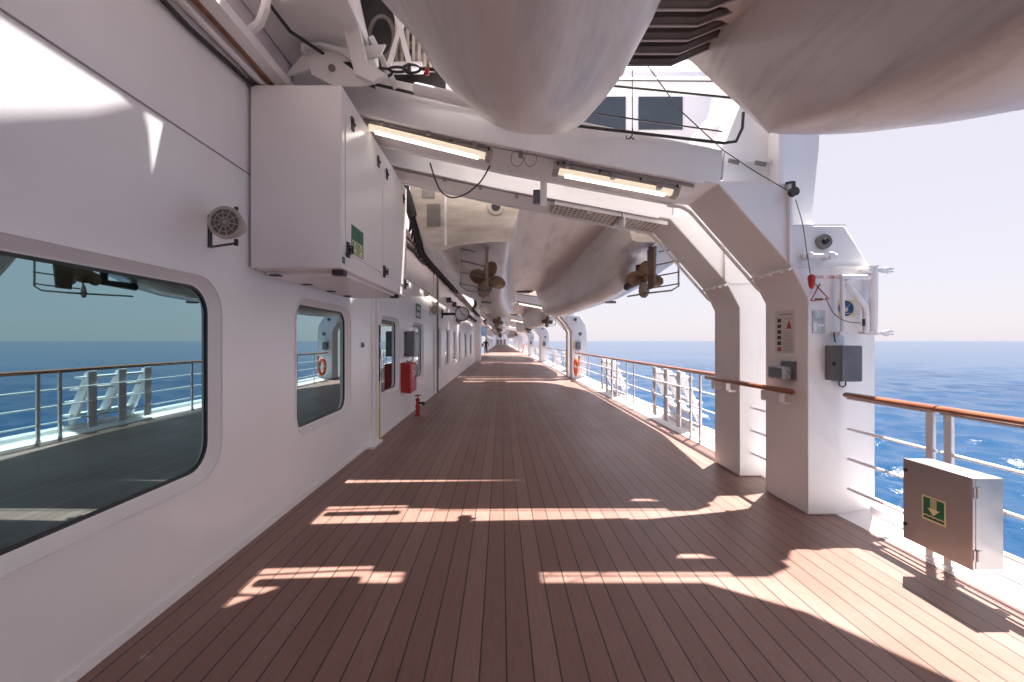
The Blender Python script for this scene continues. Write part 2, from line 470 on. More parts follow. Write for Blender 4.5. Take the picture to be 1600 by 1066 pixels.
# ------------------------------------------------------------------ house wall with windows
def rrect(y0, y1, z0, z1, r, o=0, n=7):
    y0 -= o; y1 += o; z0 -= o; z1 += o; r = max(.01, r+o)
    pts = []
    for cy, cz, a in ((y1-r, z1-r, 0), (y0+r, z1-r, 90), (y0+r, z0+r, 180), (y1-r, z0+r, 270)):
        for k in range(n+1):
            t = R(a + 90*k/n); pts.append((cy + r*math.cos(t), cz + r*math.sin(t)))
    return pts
def wall_face(mb, x, y0, y1, z0, z1, holes):
    loops = [[Vector((y0,z0,0)),Vector((y1,z0,0)),Vector((y1,z1,0)),Vector((y0,z1,0))]] + [[Vector((a,b,0)) for a,b in h] for h in holes]
    tris = tessellate_polygon(loops)
    flatp = [p for l in loops for p in l]
    mb.add([(x, p.x, p.y) for p in flatp], [tuple(t) for t in tris])
def wall_win(parent, wins, x):
    for (y0, y1, z0, z1, r) in wins:
        rings = [(.040,.0),(.039,.009),(.026,.010),(.024,.003),(-.026,-.050),(-.036,-.054)]
        f = MB(); n = None
        for o, d in rings:
            lp = rrect(y0, y1, z0, z1, r, o); n = len(lp)
            f.add([(x+d, a, b) for a, b in lp], [])
        for i in range(len(rings)-1):
            for k in range(n):
                f.f.append([i*n+k, i*n+(k+1)%n, (i+1)*n+(k+1)%n, (i+1)*n+k]); f.m.append(0)
        b = len(f.v); f.mat(1)
        for o, d in ((-.033,-.062),(-.034,-.052),(-.050,-.053),(-.052,-.068)):
            f.add([(x+d, a, c) for a, c in rrect(y0, y1, z0, z1, r, o)], [])
        for i in range(3):
            for k in range(n):
                f.f.append([b+i*n+k, b+i*n+(k+1)%n, b+(i+1)*n+(k+1)%n, b+(i+1)*n+k]); f.m.append(1)
        wo = f.build('window', [M['white'], M['gasket']], parent, smooth=22)
        p = MB(); lp = rrect(y0, y1, z0, z1, r, -.04); p.add([(x-.062, a, c) for a, c in lp], [tuple(range(len(lp)))])
        po = p.build('pane', M['glass'], None, smooth=0); po.parent = wo
def house_wall(name, label, x, y0, y1, z1, wins, seam=True):
    mb = MB()
    wall_face(mb, x, y0, y1, 0, z1, [rrect(*w_, .037) for w_ in wins])
    mb.box(x-.3, x-.16, y0, y1, 0, z1)
    mb.add([(x,y0,z1),(x,y1,z1),(x-.16,y1,z1),(x-.16,y0,z1)], [(0,1,2,3)])
    for yy in (y0, y1): mb.add([(x,yy,0),(x,yy,z1),(x-.16,yy,z1),(x-.16,yy,0)], [(0,1,2,3)])
    o = mb.build(name, M['wall'], smooth=0); tag(o, label, 'wall')
    wall_win(o, wins, x)
    if seam:
        s = MB(); s.box(x+.0005, x+.004, y0, y1, 2.832, 2.842); s.build('weld_seam', M['inkgrey'], o, smooth=0)
    s = MB(); s.box(x+.001, x+.012, y0+.01, y1-.01, .002, .055); s.build('skirting', M['white'], o, smooth=0)
    return o
wins1 = [(.75,3.13,.66,1.945,.22),(4.33,5.84,.66,1.945,.2),(7.35,8.62,.66,1.945,.17),(9.98,11.35,.66,1.945,.17)]
w1 = house_wall('house_wall', 'long white steel house wall with four big rounded windows beside the deck', WX, -8, 13.38, 3.6, wins1)
wins2 = [(13.9,14.75,.6,1.98,.15),(15.9,17.25,.66,1.945,.17),(18.5,19.9,.66,1.945,.17),(21.2,22.1,.5,1.98,.1),(23.9,25.9,.66,1.945,.17),(28.3,30.2,.66,1.945,.17)]
w2 = house_wall('house_wall', 'further stretch of white house wall with narrow windows beyond the clock', WX-.012, 13.40, 34.8, 3.6, wins2)
wins3 = [(70+i*4.2, 72+i*4.2, .66, 1.945, .17) for i in range(10)]
w3 = house_wall('house_wall', 'distant white house wall with windows past the sunlit gap', WX-.1, 68, 168, 3.6, wins3, False)
# projecting pilaster block and the recessed wall where the person walks
mb = MB(); mb.box(-2.3, -1.58, 34.81, 36.2, 0, 3.6); mb.box(-1.58,-1.55,34.9,36.1,.9,.96)
tag(mb.build('wall_projection', M['wall'], bevel=.02), 'white wall block jutting onto the deck before the walking person', 'wall')
mb = MB(); mb.box(-3.1, -2.9, 36.2, 68, 0, 3.2); mb.box(-2.9,-2.5,36.2,36.3,0,3.2)
o = mb.build('recessed_wall', M['wall'], smooth=0); tag(o, 'set back white wall behind the far walking person', 'wall')
# upper deck edge over the wall, set-back superstructure behind it
mb = MB(); mb.prism([(-5,3.602),(-1.82,3.602),(-1.75,3.64),(-1.75,3.72),(-5,3.72)], -8, 190)
tag(mb.build('upper_deck_edge', M['white'], smooth=0), 'white overhanging edge of the upper deck along the wall top', 'deck edge')
mb = MB(); mb.box(-5.3, -5.0, -8, 190, 3.0, 13)
for k in range(3): mb.box(-5.0,-4.9,-8,190,6.0+k*2.6,6.25+k*2.6)
tag(mb.build('superstructure', M['pinkwhite'], smooth=0), 'sunlit pale superstructure wall rising above the lifeboats', 'superstructure')
mb = MB(); mb.box(-1.92,-1.87,-8,190,3.722,4.9)
tag(mb.build('bulwark', M['pinkwhite'], smooth=0), 'pale bulwark of the upper deck above the wall pipes', 'bulwark')
# pipes along the wall top
for i, (x, z, r, mt_, lb) in enumerate(((-1.905,3.50,.016,'cable','thin black cable along the very top of the white wall'),
                                    (-1.885,3.575,.026,'white','white conduit pipe clipped beneath the upper deck edge'),
                                    (-1.838,3.58,.016,'rust','dark rusty pipe beside the white conduit overhead'),
                                    (-1.84,3.79,.02,'black','black hose running along the upper deck edge'))):
    mb = MB()
    pts = [(x + .012*math.sin(y*1.7+i), y, z + .014*math.sin(y*1.1+2*i) - (.03 if i == 0 else 0)*math.sin(y*3)) for y in [ -2 + .4*k for k in range(95)]]
    mb.tube(pts, r, 8)
    if i in (1, 2):
        for k in range(30): mb.box(x-r-.012, x+r+.012, -1+k*1.2, -.96+k*1.2, z-r-.008, z+r+.012)
    tag(mb.build('pipe', M[mt_]), lb, 'pipe')

# ------------------------------------------------------------------ davits
def davit_poly(dx=0):
    p = [(2.73,0.0),(2.73,1.93),(2.586,2.205),(1.93,2.95),(1.80,2.965),(0,3.30),(-1.27,3.58),(-1.86,3.735),
         (-1.86,4.06),(-1.38,3.97),(-.2,3.72),(.70,3.51),(1.98,3.25),(1.955,2.975),(2.56,2.95),(2.59,2.578),(3.06,2.575),(3.28,2.22),(3.33,1.93),(3.33,0.0)]
    return [(x+dx, z) for x, z in p]
def build_davit(label, y0, y1):
    t = thing('boat_davit', label, 'davit', (3.0, y0, 0), 'white davit frames spanning the deck')
    mb = MB(); mb.prism(davit_poly(), y0, y1); mb.build('frame', M['white'], t, bevel=.012)
    mb = MB(); mb.prism([(1.96,2.97),(2.02,3.28),(2.13,3.45),(2.24,3.72),(2.45,4.2),(3.05,4.45),(3.02,3.395),(2.95,2.71),(3.04,2.56),(3.0,2.35),(2.58,2.30)], y0+.27, y1-.012)
    mb.prism([(1.962,2.985),(1.985,3.24),(2.0,3.24),(1.985,2.985)], y0+.004, y0+.27)
    mb.build('tower', M['white'], t, bevel=.01)
    # webs and flange lines on the near face
    mb = MB()
    mb.box(2.545, 2.570, y0-.035, y0-.0005, 2.24, 2.96); mb.box(2.535, 2.575, y0+.10, y0+.27, 2.96, 3.9)
    mb.bar((2.60,y0-.01,2.212),(3.285,y0-.01,2.212), .02, .012)
    mb.box(2.575, 3.06, y0-.012, y0-.0005, 2.572, 2.584)
    mb.box(2.02, 2.535, y0+.20, y0+.27, 3.225, 3.25)
    mb.build('web', M['white'], t)
    mb = MB()   # lower flange plate where the leaning arm meets the pillar
    mb.obox((2.585,(y0+y1)/2,2.20), (.032,0,.018), (0,(y1-y0)/2+.012,0), (.004,0,-.008))
    for k in range(4): mb.cyl((2.545,y0+.08+k*.16,2.165),(2.535,y0+.08+k*.16,2.185),.016,8)
    mb.build('flange', M['white'], t)
    mb = MB()   # stiffener lips along the beam bottom
    a, b = Vector((-1.27,0,3.58)), Vector((1.80,0,2.965))
    for yy in (y0-.012, y1+.012):
        mb.bar((a.x,yy,a.z-.002),(0,yy,3.298), .022, .03); mb.bar((0,yy,3.298),(b.x,yy,b.z-.002), .022, .03)
    build_each(mb, 'stiffener', M['white'], t)
    mb = MB()   # cross tube of the boat cradle
    mb.cyl((.2,y0+.25,4.60),(2.70,y0+.25,4.60),.10,20); mb.prism([(2.5,4.05),(2.95,4.2),(2.85,4.74),(2.62,4.74)],y0+.12,y0+.40)
    mb.build('cross_tube', M['white'], t)
    mb = MB(); mb.tube([(-1.25+.12*k, y0+.09, 3.55-.028*k*.86+.01) for k in range(26)], .015, 8)
    for k in range(7): mb.box(-1.1+k*.42,-1.06+k*.42, y0+.06,y0+.12, 3.55-(k*.42+.17)*.232+.005, 3.55-(k*.42+.17)*.232+.05)
    mb.build('conduit', M['inkgrey'], t)
    mb = MB()   # drain pipe bending down the inside of the arm
    yp = y1-.05; mb.tube([(1.70,yp,2.935),(1.84,yp,2.92),(1.93,yp,2.87),(2.28,yp,2.475),(2.50,yp,2.225),(2.62,yp,2.085),(2.70,yp,2.03)], .016, 10)
    mb.build('drain_pipe', M['white'], t)
    mb = MB()
    mb.obox((2.17,y0+.195,3.222),(.05,0,-.012),(0,.006,0),(.004,0,.018)); mb.obox((2.42,y0+.195,3.205),(.05,0,-.010),(0,.006,0),(.004,0,.018))
    build_each(mb, 'slot', M['greyplate'], t)
    # foot on the upper deck with sheave, and an added slab that blocks sun
    mb = MB()
    mb.prism([(-1.86,3.99),(-1.12,4.05),(-1.12,4.13),(-1.86,4.13)], y0-1.05, y0+.9)
    mb.box(-1.86,-.45,y0-.85,y0+.9,5.05,5.15); mb.box(-1.86,-1.80,y0-.6,y0+.6,4.13,5.05)  # upper slab added overhead to keep sun off the brackets and winch
    build_each(mb, 'foot_and_shade_plate', M['white'], t, bevel=.01)
    mb = MB()
    mb.prism([(-1.80,3.73),(-1.6,3.95),(-.95,4.0),(-1.0,3.90),(-1.38,3.84)], y0-.30, y0-.27)
    mb.prism([(-1.26,4.06),(-1.13,4.06),(-1.06,3.76),(-.90,3.66),(-1.02,3.60),(-1.16,3.66)], y0-.45, y0-.40)
    mb.bar((-1.10,y0-.17,4.12),(-.90,y0-.17,3.72),.05,.10,up=(0,1,0))
    mb.bar((-1.55,y0-.85,3.97),(-1.12,y0-.85,4.0),.04,.08); mb.box(-1.14,-.75,y0-.9,y0-.8,4.13,4.2)
    mb.tube([(-1.62,y0-.9,3.97),(-1.63,y0-.9,3.86),(-1.70,y0-.85,3.78),(-1.80,y0-.8,3.76)], .032, 10)
    build_each(mb, 'bracket', M['white'], t, bevel=.008)
    mb = MB()   # sheave housing: two cheeks and the grooved wheel
    c = Vector((-1.36,y0-.27,3.80))
    face = [(-.25,.09),(-.12,.10),(.05,.05),(.20,-.06),(.30,-.14),(.16,-.16),(-.02,-.15),(-.20,-.06)]
    lip = [(-.27,.10),(-.27,.17),(-.12,.185),(.07,.135),(.21,.02),(.32,-.11),(.31,-.135),(.19,-.01),(.05,.105),(-.12,.155),(-.235,.145),(-.24,.10)]
    sh = lambda P: [(c.x+a, c.z+b) for a, b in P]
    mb.prism(sh(face), c.y-.04, c.y-.025); mb.prism(sh(lip), c.y-.085, c.y-.035)
    build_each(mb, 'sheave_cheek', M['white'], t, bevel=.004)
    mb = MB(); mb.prism(sh([(-.24,.06),(-.235,.145),(-.12,.155),(.05,.105),(.19,-.01),(.31,-.13),(.2,-.09),(.05,.03),(-.12,.08)]), c.y-.02, c.y+.05); mb.build('groove', M['dark'], t)
    mb = MB(); mb.cyl((c.x-.03,c.y-.055,c.z-.01),(c.x-.03,c.y-.0405,c.z-.01),.028,16); mb.build('pivot', M['greyplate'], t)
    mb = MB(); mb.lathe((c.x-.02,c.y-.05,c.z), (0,1,0), [(.03,.05),(.035,.075),(.05,.06),(.06,.06),(.075,.075),(.08,.05)], 28)
    mb.build('sheave', M['dark'], t)
    mb = MB()   # the fall: wire rope along the face of the beam
    mb.tube([(-1.68,y0-.9,3.98),(-1.62,y0-.55,3.93),(-1.45,y0-.27,3.92),(-1.30,y0-.24,3.865),(-1.10,y0-.14,3.76),(-.21,y0-.08,3.58),(.68,y0-.08,3.425),(1.95,y0-.06,3.285),(2.06,y0-.06,3.30),(2.12,y0-.05,3.42),(2.13,y0-.05,3.56)], .013, 8)
    mb.build('wire_rope', M['cable'], t)
    mb = MB()
    mb.tube([(.3,y0-.05,3.86),(2.3,y0-.05,3.66)], .010, 8); mb.tube([(.3,y0+.1,4.6),(2.7,y0+.1,4.58)], .009, 8); mb.tube([(.4,y0-.03,3.62),(1.95,y0-.03,3.40)], .007, 6)
    build_each(mb, 'guy_wire', M['cable'], t)
    mb = MB()
    mb.obox((-.42,y0-.22,3.60),(.32,0,-.075),(0,.05,0),(.008,0,.045)); mb.build('shoe', M['white'], t, bevel=.03)
    return t
D1Y = (4.05, 4.70); D2Y = (5.21, 5.82)
d1 = build_davit('white davit frame with red hook, notice and grey box on its pillar', *D1Y)
d2 = build_davit('white davit frame with perforated trays under its beam', *D2Y)
PITCH = 14.62
def dav_label(i): return ['third','fourth','fifth','sixth','seventh','eighth','ninth','tenth','eleventh','twelfth','thirteenth','fourteenth','fifteenth','sixteenth'][i]
idx = 0
KS = [1, 2, 3, 4, 5, 6, 7]
for k in KS:
    dup(d1, (0.17 if k else 0, PITCH*k - .05, 0), f'white davit frame, {dav_label(idx)} along the deck from the red hook'); idx += 1
    dup(d2, (0.17 if k else 0, PITCH*k - .05, 0), f'white davit frame, {dav_label(idx)} along the deck from the red hook'); idx += 1

# perforated trays on the second davit, hanging plate, shackles
for xa, xb, lb in ((.62,1.40,'longer perforated tray under the second davit beam'),(1.43,1.93,'shorter perforated tray under the second davit beam, next to its arm')):
    z = lambda x: 3.30 - (3.30-2.965)/1.8*x - .016
    mb = MB(); c = Vector(((xa+xb)/2, 5.51, z((xa+xb)/2)))
    mb.obox(c, ((xb-xa)/2,0,(z(xb)-z(xa))/2), (0,.23,0), (.001,0,.005))
    o = mb.build('perforated_tray', M['perf'], smooth=0); tag(o, lb, 'tray', 'perforated trays under the beam')
    e = MB(); e.bar((xa,5.27,z(xa)-.012),(xb,5.27,z(xb)-.012),.012,.045); e.bar((xa,5.75,z(xa)-.012),(xb,5.75,z(xb)-.012),.012,.045)
    build_each(e, 'edge_strip', M['white'], o)
mb = MB(); mb.prism([(1.405,2.98),(1.425,2.98),(1.425,3.035),(1.405,3.04)], 5.24, 5.76)
mb.add([(1.41,5.2,2.99),(1.41,5.76,3.03),(1.41,5.2,2.85),(1.418,5.2,2.99),(1.418,5.76,3.03),(1.418,5.2,2.85)], [(0,1,2),(3,5,4),(0,2,5,3),(1,4,5,2),(0,3,4,1)])
tag(mb.build('gusset_plate', M['white'], smooth=0), 'small triangular white plate between the perforated trays', 'plate')
t = thing('hanging_bracket', 'white upright bracket plate hanging between the two davit beams', 'bracket', (.44,4.85,3.5))
mb = MB(); mb.box(.41,.475,4.72,4.735,2.95,3.45); mb.box(.41,.42,4.735,4.80,2.95,3.45); mb.build('plate', M['white'], t, bevel=.004)
mb = MB(); mb.box(.335,.405,4.74,4.80,2.99,3.13); mb.build('junction_box', M['greybox'], t, bevel=.006)

# ------------------------------------------------------------------ fluorescent lamps
def tube_lamp(label, p, q, group='tube lamps under the davits'):
    p, q = Vector(p), Vector(q); d = (q-p).normalized(); u = Vector((-d.z,0,d.x)) if abs(d.y) < .5 else Vector((0,0,1))
    if u.z < 0: u = -u
    t = thing('tube_lamp', label, 'lamp', p, group)
    s = d.cross(u).normalized()
    def prof(rad, n=12): return [s*math.cos(math.pi+math.pi*k/n)*rad + u*math.sin(math.pi+math.pi*k/n)*rad*.8 for k in range(n+1)]
    mb = MB(); mb.obox((p+q)/2+u*.022, (q-p)/2, s*.058, u*.02); mb.build('housing', M['beige'], t, bevel=.004)
    mb = MB(); n = 13; pr = prof(.052); vs = [p+d*.06+x for x in pr]+[q-d*.06+x for x in pr]
    fs = [(k,k+1,n+k+1,n+k) for k in range(n-1)]+[tuple(range(n)),tuple(range(n,2*n))]
    mb.add(vs, fs); mb.build('diffuser', M['lampcase'], t)
    mb = MB(); mb.tube([p+d*.12-u*.034,q-d*.12-u*.034], .0245, 12); mb.build('glowing_tube', M['lamptube'], t)
    mb = MB()
    for e in (p, q):
        sg = 1 if e is p else -1
        mb.obox(e+d*sg*.028-u*.010, d*.028, s*.056, u*.042)
    build_each(mb, 'end_cap', M['beige'], t, bevel=.010)
    mb = MB()
    for f in (.03,.36,.68,.97):
        c = p.lerp(q, f); mb.cyl(c+s*.062+u*.05, c+s*.062+u*.02, .009, 8)
        mb.cyl(c-s*.062+u*.05, c-s*.062+u*.02, .009, 8)
    build_each(mb, 'clip', M['dark'], t)
    return t
l1 = tube_lamp('glowing tube lamp under the first davit beam, beside the white locker', (-1.27,4.22,3.555), (-.085,4.22,3.262))
l2 = tube_lamp('glowing tube lamp under the first davit beam, over the perforated trays', (.48,4.22,3.145), (1.64,4.22,2.925))
for k in (1, 2, 3):
    n = ['third','fifth','seventh'][k-1]
    dup(l1, (.17,PITCH*k-.05,0), f'far tube lamp, inboard one under the {n} davit beam')
    dup(l2, (.17,PITCH*k-.05,0), f'far tube lamp, outboard one under the {n} davit beam')

# ------------------------------------------------------------------ lifeboats (twin-hulled)
def pchip(tab, y):
    ys = [a[0] for a in tab]
    if y <= ys[0]: return tab[0][1:]
    if y >= ys[-1]: return tab[-1][1:]
    i = max(k for k in range(len(ys)) if ys[k] <= y)
    h = ys[i+1]-ys[i]; t = (y-ys[i])/h
    out = []
    for c in (1, 2):
        v = [a[c] for a in tab]
        def sl(k):
            if k == 0: return (v[1]-v[0])/(ys[1]-ys[0])
            if k == len(v)-1: return (v[k]-v[k-1])/(ys[k]-ys[k-1])
            a = (v[k]-v[k-1])/(ys[k]-ys[k-1]); b = (v[k+1]-v[k])/(ys[k+1]-ys[k])
            return 0 if a*b <= 0 else 2*a*b/(a+b)
        m0, m1 = sl(i), sl(i+1)
        out.append((2*t**3-3*t*t+1)*v[i] + (t**3-2*t*t+t)*h*m0 + (-2*t**3+3*t*t)*v[i+1] + (t**3-t*t)*h*m1)
    return tuple(out)
LINES = [
 [(0,0,3.42),(9,0,3.40),(10.5,0,3.40),(11.25,0,3.47)],
 [(0,.70,3.36),(2,.70,3.34),(9,.52,3.32),(10.5,.38,3.38),(11.45,.30,3.63)],
 [(0,.80,3.00),(.7,.80,2.98),(2,.80,2.80),(8,.60,2.74),(9.65,.51,2.74),(10.55,.50,2.86),(10.9,.55,2.90),(11.14,.70,2.95)],
 [(0,.86,2.90),(.7,.90,2.88),(1.8,.88,2.52),(3,.86,2.47),(8,.68,2.48),(9.65,.59,2.51),(10.55,.61,2.69),(10.95,.655,2.83),(11.12,.71,2.92)],
 [(0,1.2,2.88),(.7,1.18,2.84),(1.15,1.17,2.62),(1.9,1.15,2.37),(3,1.12,2.33),(8,1.0,2.33),(9.65,.95,2.39),(10.5,.88,2.63),(10.9,.80,2.80),(11.10,.73,2.91)],
 [(0,1.55,2.84),(.7,1.52,2.82),(1.8,1.48,2.50),(3,1.48,2.45),(8,1.36,2.47),(9.65,1.27,2.53),(10.55,1.09,2.71),(10.95,.90,2.84),(11.12,.755,2.92)],
 [(0,1.82,2.80),(.7,1.80,2.80),(2,1.76,2.70),(8,1.60,2.74),(9.65,1.44,2.76),(10.55,1.21,2.88),(10.95,.98,2.94),(11.14,.775,2.96)],
 [(0,2.12,3.25),(1.2,2.26,3.22),(2.4,2.38,3.2),(8.5,2.39,3.22),(9.6,2.2,3.32),(10.2,1.92,3.45),(10.7,1.57,3.56),(11.2,1.17,3.62),(11.5,.72,3.66)],
 [(0,2.2,3.85),(2,2.26,3.9),(9,2.28,4.0),(10.5,2.12,4.15),(11.3,1.82,4.25),(11.75,1.3,4.3),(12.0,.6,4.3)],
]
def section(s, sub=4):
    """outline from boat centre to gunwale at fraction s of each line"""
    raw = []
    for ln in LINES:
        y = s*ln[-1][0]; u, z = pchip(ln, y); raw.append(Vector((u, y, z)))
    pts = [raw[0], raw[1]]
    seq = raw[1:]
    for i in range(len(seq)-1):
        p0 = seq[max(i-1,0)]; p1 = seq[i]; p2 = seq[i+1]; p3 = seq[min(i+2,len(seq)-1)]
        if i == 0: p0 = p1
        for k in range(1, sub+1):
            t = k/sub
            c = .5*((2*p1)+(-p0+p2)*t+(2*p0-5*p1+4*p2-p3)*t*t+(-p0+3*p1-3*p2+p3)*t**3)
            pts.append(c)
    return pts
LB = 12.0
def build_boat(label, ys, cx=.95):
    t = thing('lifeboat', label, 'lifeboat', (cx, ys, 2.33), 'white lifeboats hung over the deck')
    S = [0,.02,.04,.058,.075,.095,.12,.15,.19,.25,.35,.45,.55,.65,.72,.78,.82,.86,.89,.915,.935,.95,.963,.975,.985,.993,1.0]
    mb = MB(); rings = []
    for s in S:
        h = section(s); full = [Vector((-p.x,p.y,p.z)) for p in h[::-1]] + h[1:]
        dk = [Vector((h[-1].x*.98,h[-1].y,h[-1].z+.05)), Vector((0,h[-1].y+.03,h[-1].z+.08)), Vector((-h[-1].x*.98,h[-1].y,h[-1].z+.05))]
        rings.append([p + Vector((cx, ys, 0)) for p in full + dk])
    n = len(rings[0])
    for r in rings: mb.v.extend(r)
    for i in range(len(S)-1):
        for k in range(n):
            mb.f.append([i*n+k, i*n+(k+1)%n, (i+1)*n+(k+1)%n, (i+1)*n+k]); mb.m.append(0)
    for t3 in tessellate_polygon([[Vector((p.x,p.z,0)) for p in rings[-1]]]): mb.f.append([(len(S)-1)*n+i for i in t3]); mb.m.append(0)
    hull = mb.build('hull', M['hull'], t, smooth=38)
    mb = MB(); mb.v.extend(rings[0])
    for t3 in tessellate_polygon([[Vector((p.x,p.z,0)) for p in rings[0]]]): mb.f.append(list(t3)); mb.m.append(0)
    mb.build('transom', M['transom'], t, smooth=0)
    for sg in (-1, 1):
        g0 = section(0)[-1]; mb = MB(); pts = [(cx+sg*(g0.x+.03), ys-.03, g0.z), (cx+sg*(g0.x+.05), ys-.03, 3.6)]
        for q in S[:-1]:
            y = q*LINES[7][-1][0]; u, z = pchip(LINES[7], y); pts.append((cx+sg*(u+.03), ys+y, z))
        mb.tube(pts, .065, 10)
        for q in range(24 if sg < 0 else 0):
            y = .15+q*.40; u, z = pchip(LINES[7], y); u2, z2 = pchip(LINES[7], y+.36)
            mb.tube([(cx+sg*(u+.06),ys+y,z+.04),(cx+sg*(u+.09),ys+y+.1,z-.10),(cx+sg*(u2+.09),ys+y+.26,z2-.10),(cx+sg*(u2+.06),ys+y+.36,z2+.04)],.018,6)
        mb.build('fender', M['black'], t)
    # transverse slats in the bow tunnel
    mb = MB()
    for k in range(5):
        y = 11.16-.135*k; z = 3.455-.006*k
        w_ = .36+.012*k
        mb.mat(0).add([(cx-w_,ys+y,z-.085),(cx+.10,ys+y,z-.085),(cx+w_,ys+y,z+.03),(cx+w_,ys+y-.012,z+.16),(cx-w_,ys+y-.012,z+.12),
                (cx-w_,ys+y-.05,z-.07),(cx+.10,ys+y-.05,z-.07),(cx+w_,ys+y-.05,z+.04),(cx+w_,ys+y-.062,z+.16),(cx-w_,ys+y-.062,z+.12)],
               [(0,1,2,3,4),(9,8,7,6,5),(0,5,6,1),(1,6,7,2),(2,7,8,3),(3,8,9,4),(4,9,5,0)])
        mb.mat(1).bar((cx-w_,ys+y-.006,z-.088),(cx+.10,ys+y-.006,z-.088),.014,.008); mb.bar((cx+.10,ys+y-.006,z-.088),(cx+w_,ys+y-.006,z+.028),.014,.008)
    mb.build('bow_slat', [M['slat'], M['slatedge']], t, smooth=0)
    # propellers, shafts, rudders, guards
    for sg in (-1, 1):
        px, pz, py = cx+sg*1.15, 2.45, ys+.50
        pr = MB()
        pr.lathe((px,py-.11,pz),(0,1,0),[(0,.012),(.03,.04),(.09,.052),(.19,.05)],16)
        hub = pr.build('propeller', M['bronze'], t)
        for q in range(4):
            a0 = R(72+90*q + (12 if sg > 0 else 0)); bl = MB(); nn, mm = 8, 6; vs = []
            for i in range(nn+1):
                r = .045+.225*i/nn; wd = .034+.122*math.sin(math.pi*min(1,(i+1.2)/(nn+1.6)))**.8*(1 if i < nn else .45)
                pitch = R(50-26*i/nn)
                for j in range(mm+1):
                    c = (j/mm-.5)*2*wd; ang = a0 + (c*math.cos(pitch))/max(r,.07)*.82
                    vs.append((px+r*math.cos(ang), py+c*math.sin(pitch)*.8, pz+r*math.sin(ang)))
            fs = [(i*(mm+1)+j,i*(mm+1)+j+1,(i+1)*(mm+1)+j+1,(i+1)*(mm+1)+j) for i in range(nn) for j in range(mm)]
            bl.add(vs, fs); bo = bl.build('blade', M['bronze'], None, smooth=60); bo.parent = hub; bo.matrix_parent_inverse = Matrix.Identity(4)
            so_ = bo.modifiers.new('thick','SOLIDIFY'); so_.thickness = .012
        sh = MB(); sh.tube([(px,py+.05,pz),(px,py+.95,pz-.0)],[.036,.06],14); sh.obox((px,py+.35,pz+.13),(.016,0,0),(0,.06,0),(0,0,.14)); sh.build('shaft', M['dark'], t)
        ru = MB(); ru.prism([(py-.46,pz+.40),(py-.16,pz+.40),(py-.18,pz-.17),(py-.40,pz-.17)], px-.018, px+.018, frame=lambda a, b, c: Vector((b, a, c)))
        ru.cyl((px,py-.26,pz+.62),(px,py-.26,pz+.38),.03,12)
        ru.build('rudder', M['rudder'], t, bevel=.008)
        gd = MB(); gx = px+sg*.36; gy = py-.34
        gd.tube([(gx-.18*sg,gy+.3,pz+.40),(gx,gy,pz+.38),(gx,gy,pz-.14),(gx-.1*sg,gy,pz-.20),(px,gy+.12,pz-.22)],.013,8)
        for zz in (.20,.04,-.12): gd.tube([(px+.02*sg,py-.02,pz+zz-.02),(gx-.1*sg,gy+.05,pz+zz),(gx+.02*sg,gy,pz+zz+.02)],.010,8)
        gd.tube([(px,gy+.12,pz-.22),(px,py+.9,pz-.16)],.013,8)
        gd.build('guard', M['greyplate'], t)
        ex = MB(); ex.lathe((cx+sg*1.02,ys-.025,3.36),(0,1,0),[(0,.062),(0,.105),(.02,.125),(.03,.125)],28)
        ex.mat(1).cyl((cx+sg*1.02,ys-.027,3.36),(cx+sg*1.02,ys-.0255,3.36),.062,24)
        ex.build('exhaust', [M['transom'], M['black']], t)
        pl = MB(); pl.box(cx+sg*1.93-.085,cx+sg*1.93+.085,ys-.014,ys-.002,3.48,3.74); pl.box(cx+sg*1.86-.09,cx+sg*1.86+.09,ys-.014,ys-.002,3.10,3.40)
        build_each(pl, 'zinc_plate', M['greyplate'], t)
        pl = MB(); pl.obox((cx+sg*1.70,ys-.008,3.34),(.018,0,0),(0,.006,0),(0,0,.5)); pl.build('edge_strip', M['hull'], t)
        hp = MB(); hp.obox((cx+sg*1.25,ys+3.0,2.33),(.10,0,0),(0,.05,0),(0,0,.022)); hp.build('anode', M['greyplate'], t)
    yk = MB(); yk.box(cx-.40,cx+.40,ys+12.30,ys+12.62,5.0,5.55); yk.box(cx-.12,cx+.12,ys+12.36,ys+12.56,5.55,6.6); yk.box(cx-.3,cx+.3,ys+11.3,ys+12.35,5.1,5.25); yk.build('lifting_yoke', M['cabin'], t, bevel=.03)
    # cabin
    cb = MB()
    half = lambda p: p + [(-a, b) for a, b in p[::-1]]
    base = [(2.1,.25),(2.2,1.6),(2.2,10.0),(2.05,10.5),(1.5,11.1),(.8,11.35),(-.8,11.35),(-1.3,11.2),(-1.75,10.9),(-1.95,10.65),(-2.1,10.3),(-2.2,10.0),(-2.2,1.6),(-2.1,.25)]
    wide = [(2.1,.25),(2.3,1.6),(2.38,10.80),(2.20,11.42),(1.86,11.98),(1.42,12.30),(-1.24,12.30),(-1.70,11.82),(-2.30,11.42),(-2.40,11.25),(-2.35,11.0),(-2.29,10.6),(-2.29,1.6),(-2.1,.25)]
    top = [(1.75,.6),(1.95,1.8),(1.95,10.2),(1.8,10.7),(1.5,11.1),(1.1,11.3),(-1.0,11.3),(-1.3,11.15),(-1.6,10.95),(-1.75,10.75),(-1.85,10.5),(-1.95,10.2),(-1.95,1.8),(-1.75,.6)]
    nb = len(base)
    vs = [(cx+a,ys+b,3.98) for a,b in base]+[(cx+a,ys+b,4.45) for a,b in base]+[(cx+a,ys+b,4.85) for a,b in wide]+[(cx+a,ys+b,5.38) for a,b in wide]+[(cx+a,ys+b,5.75) for a,b in top]
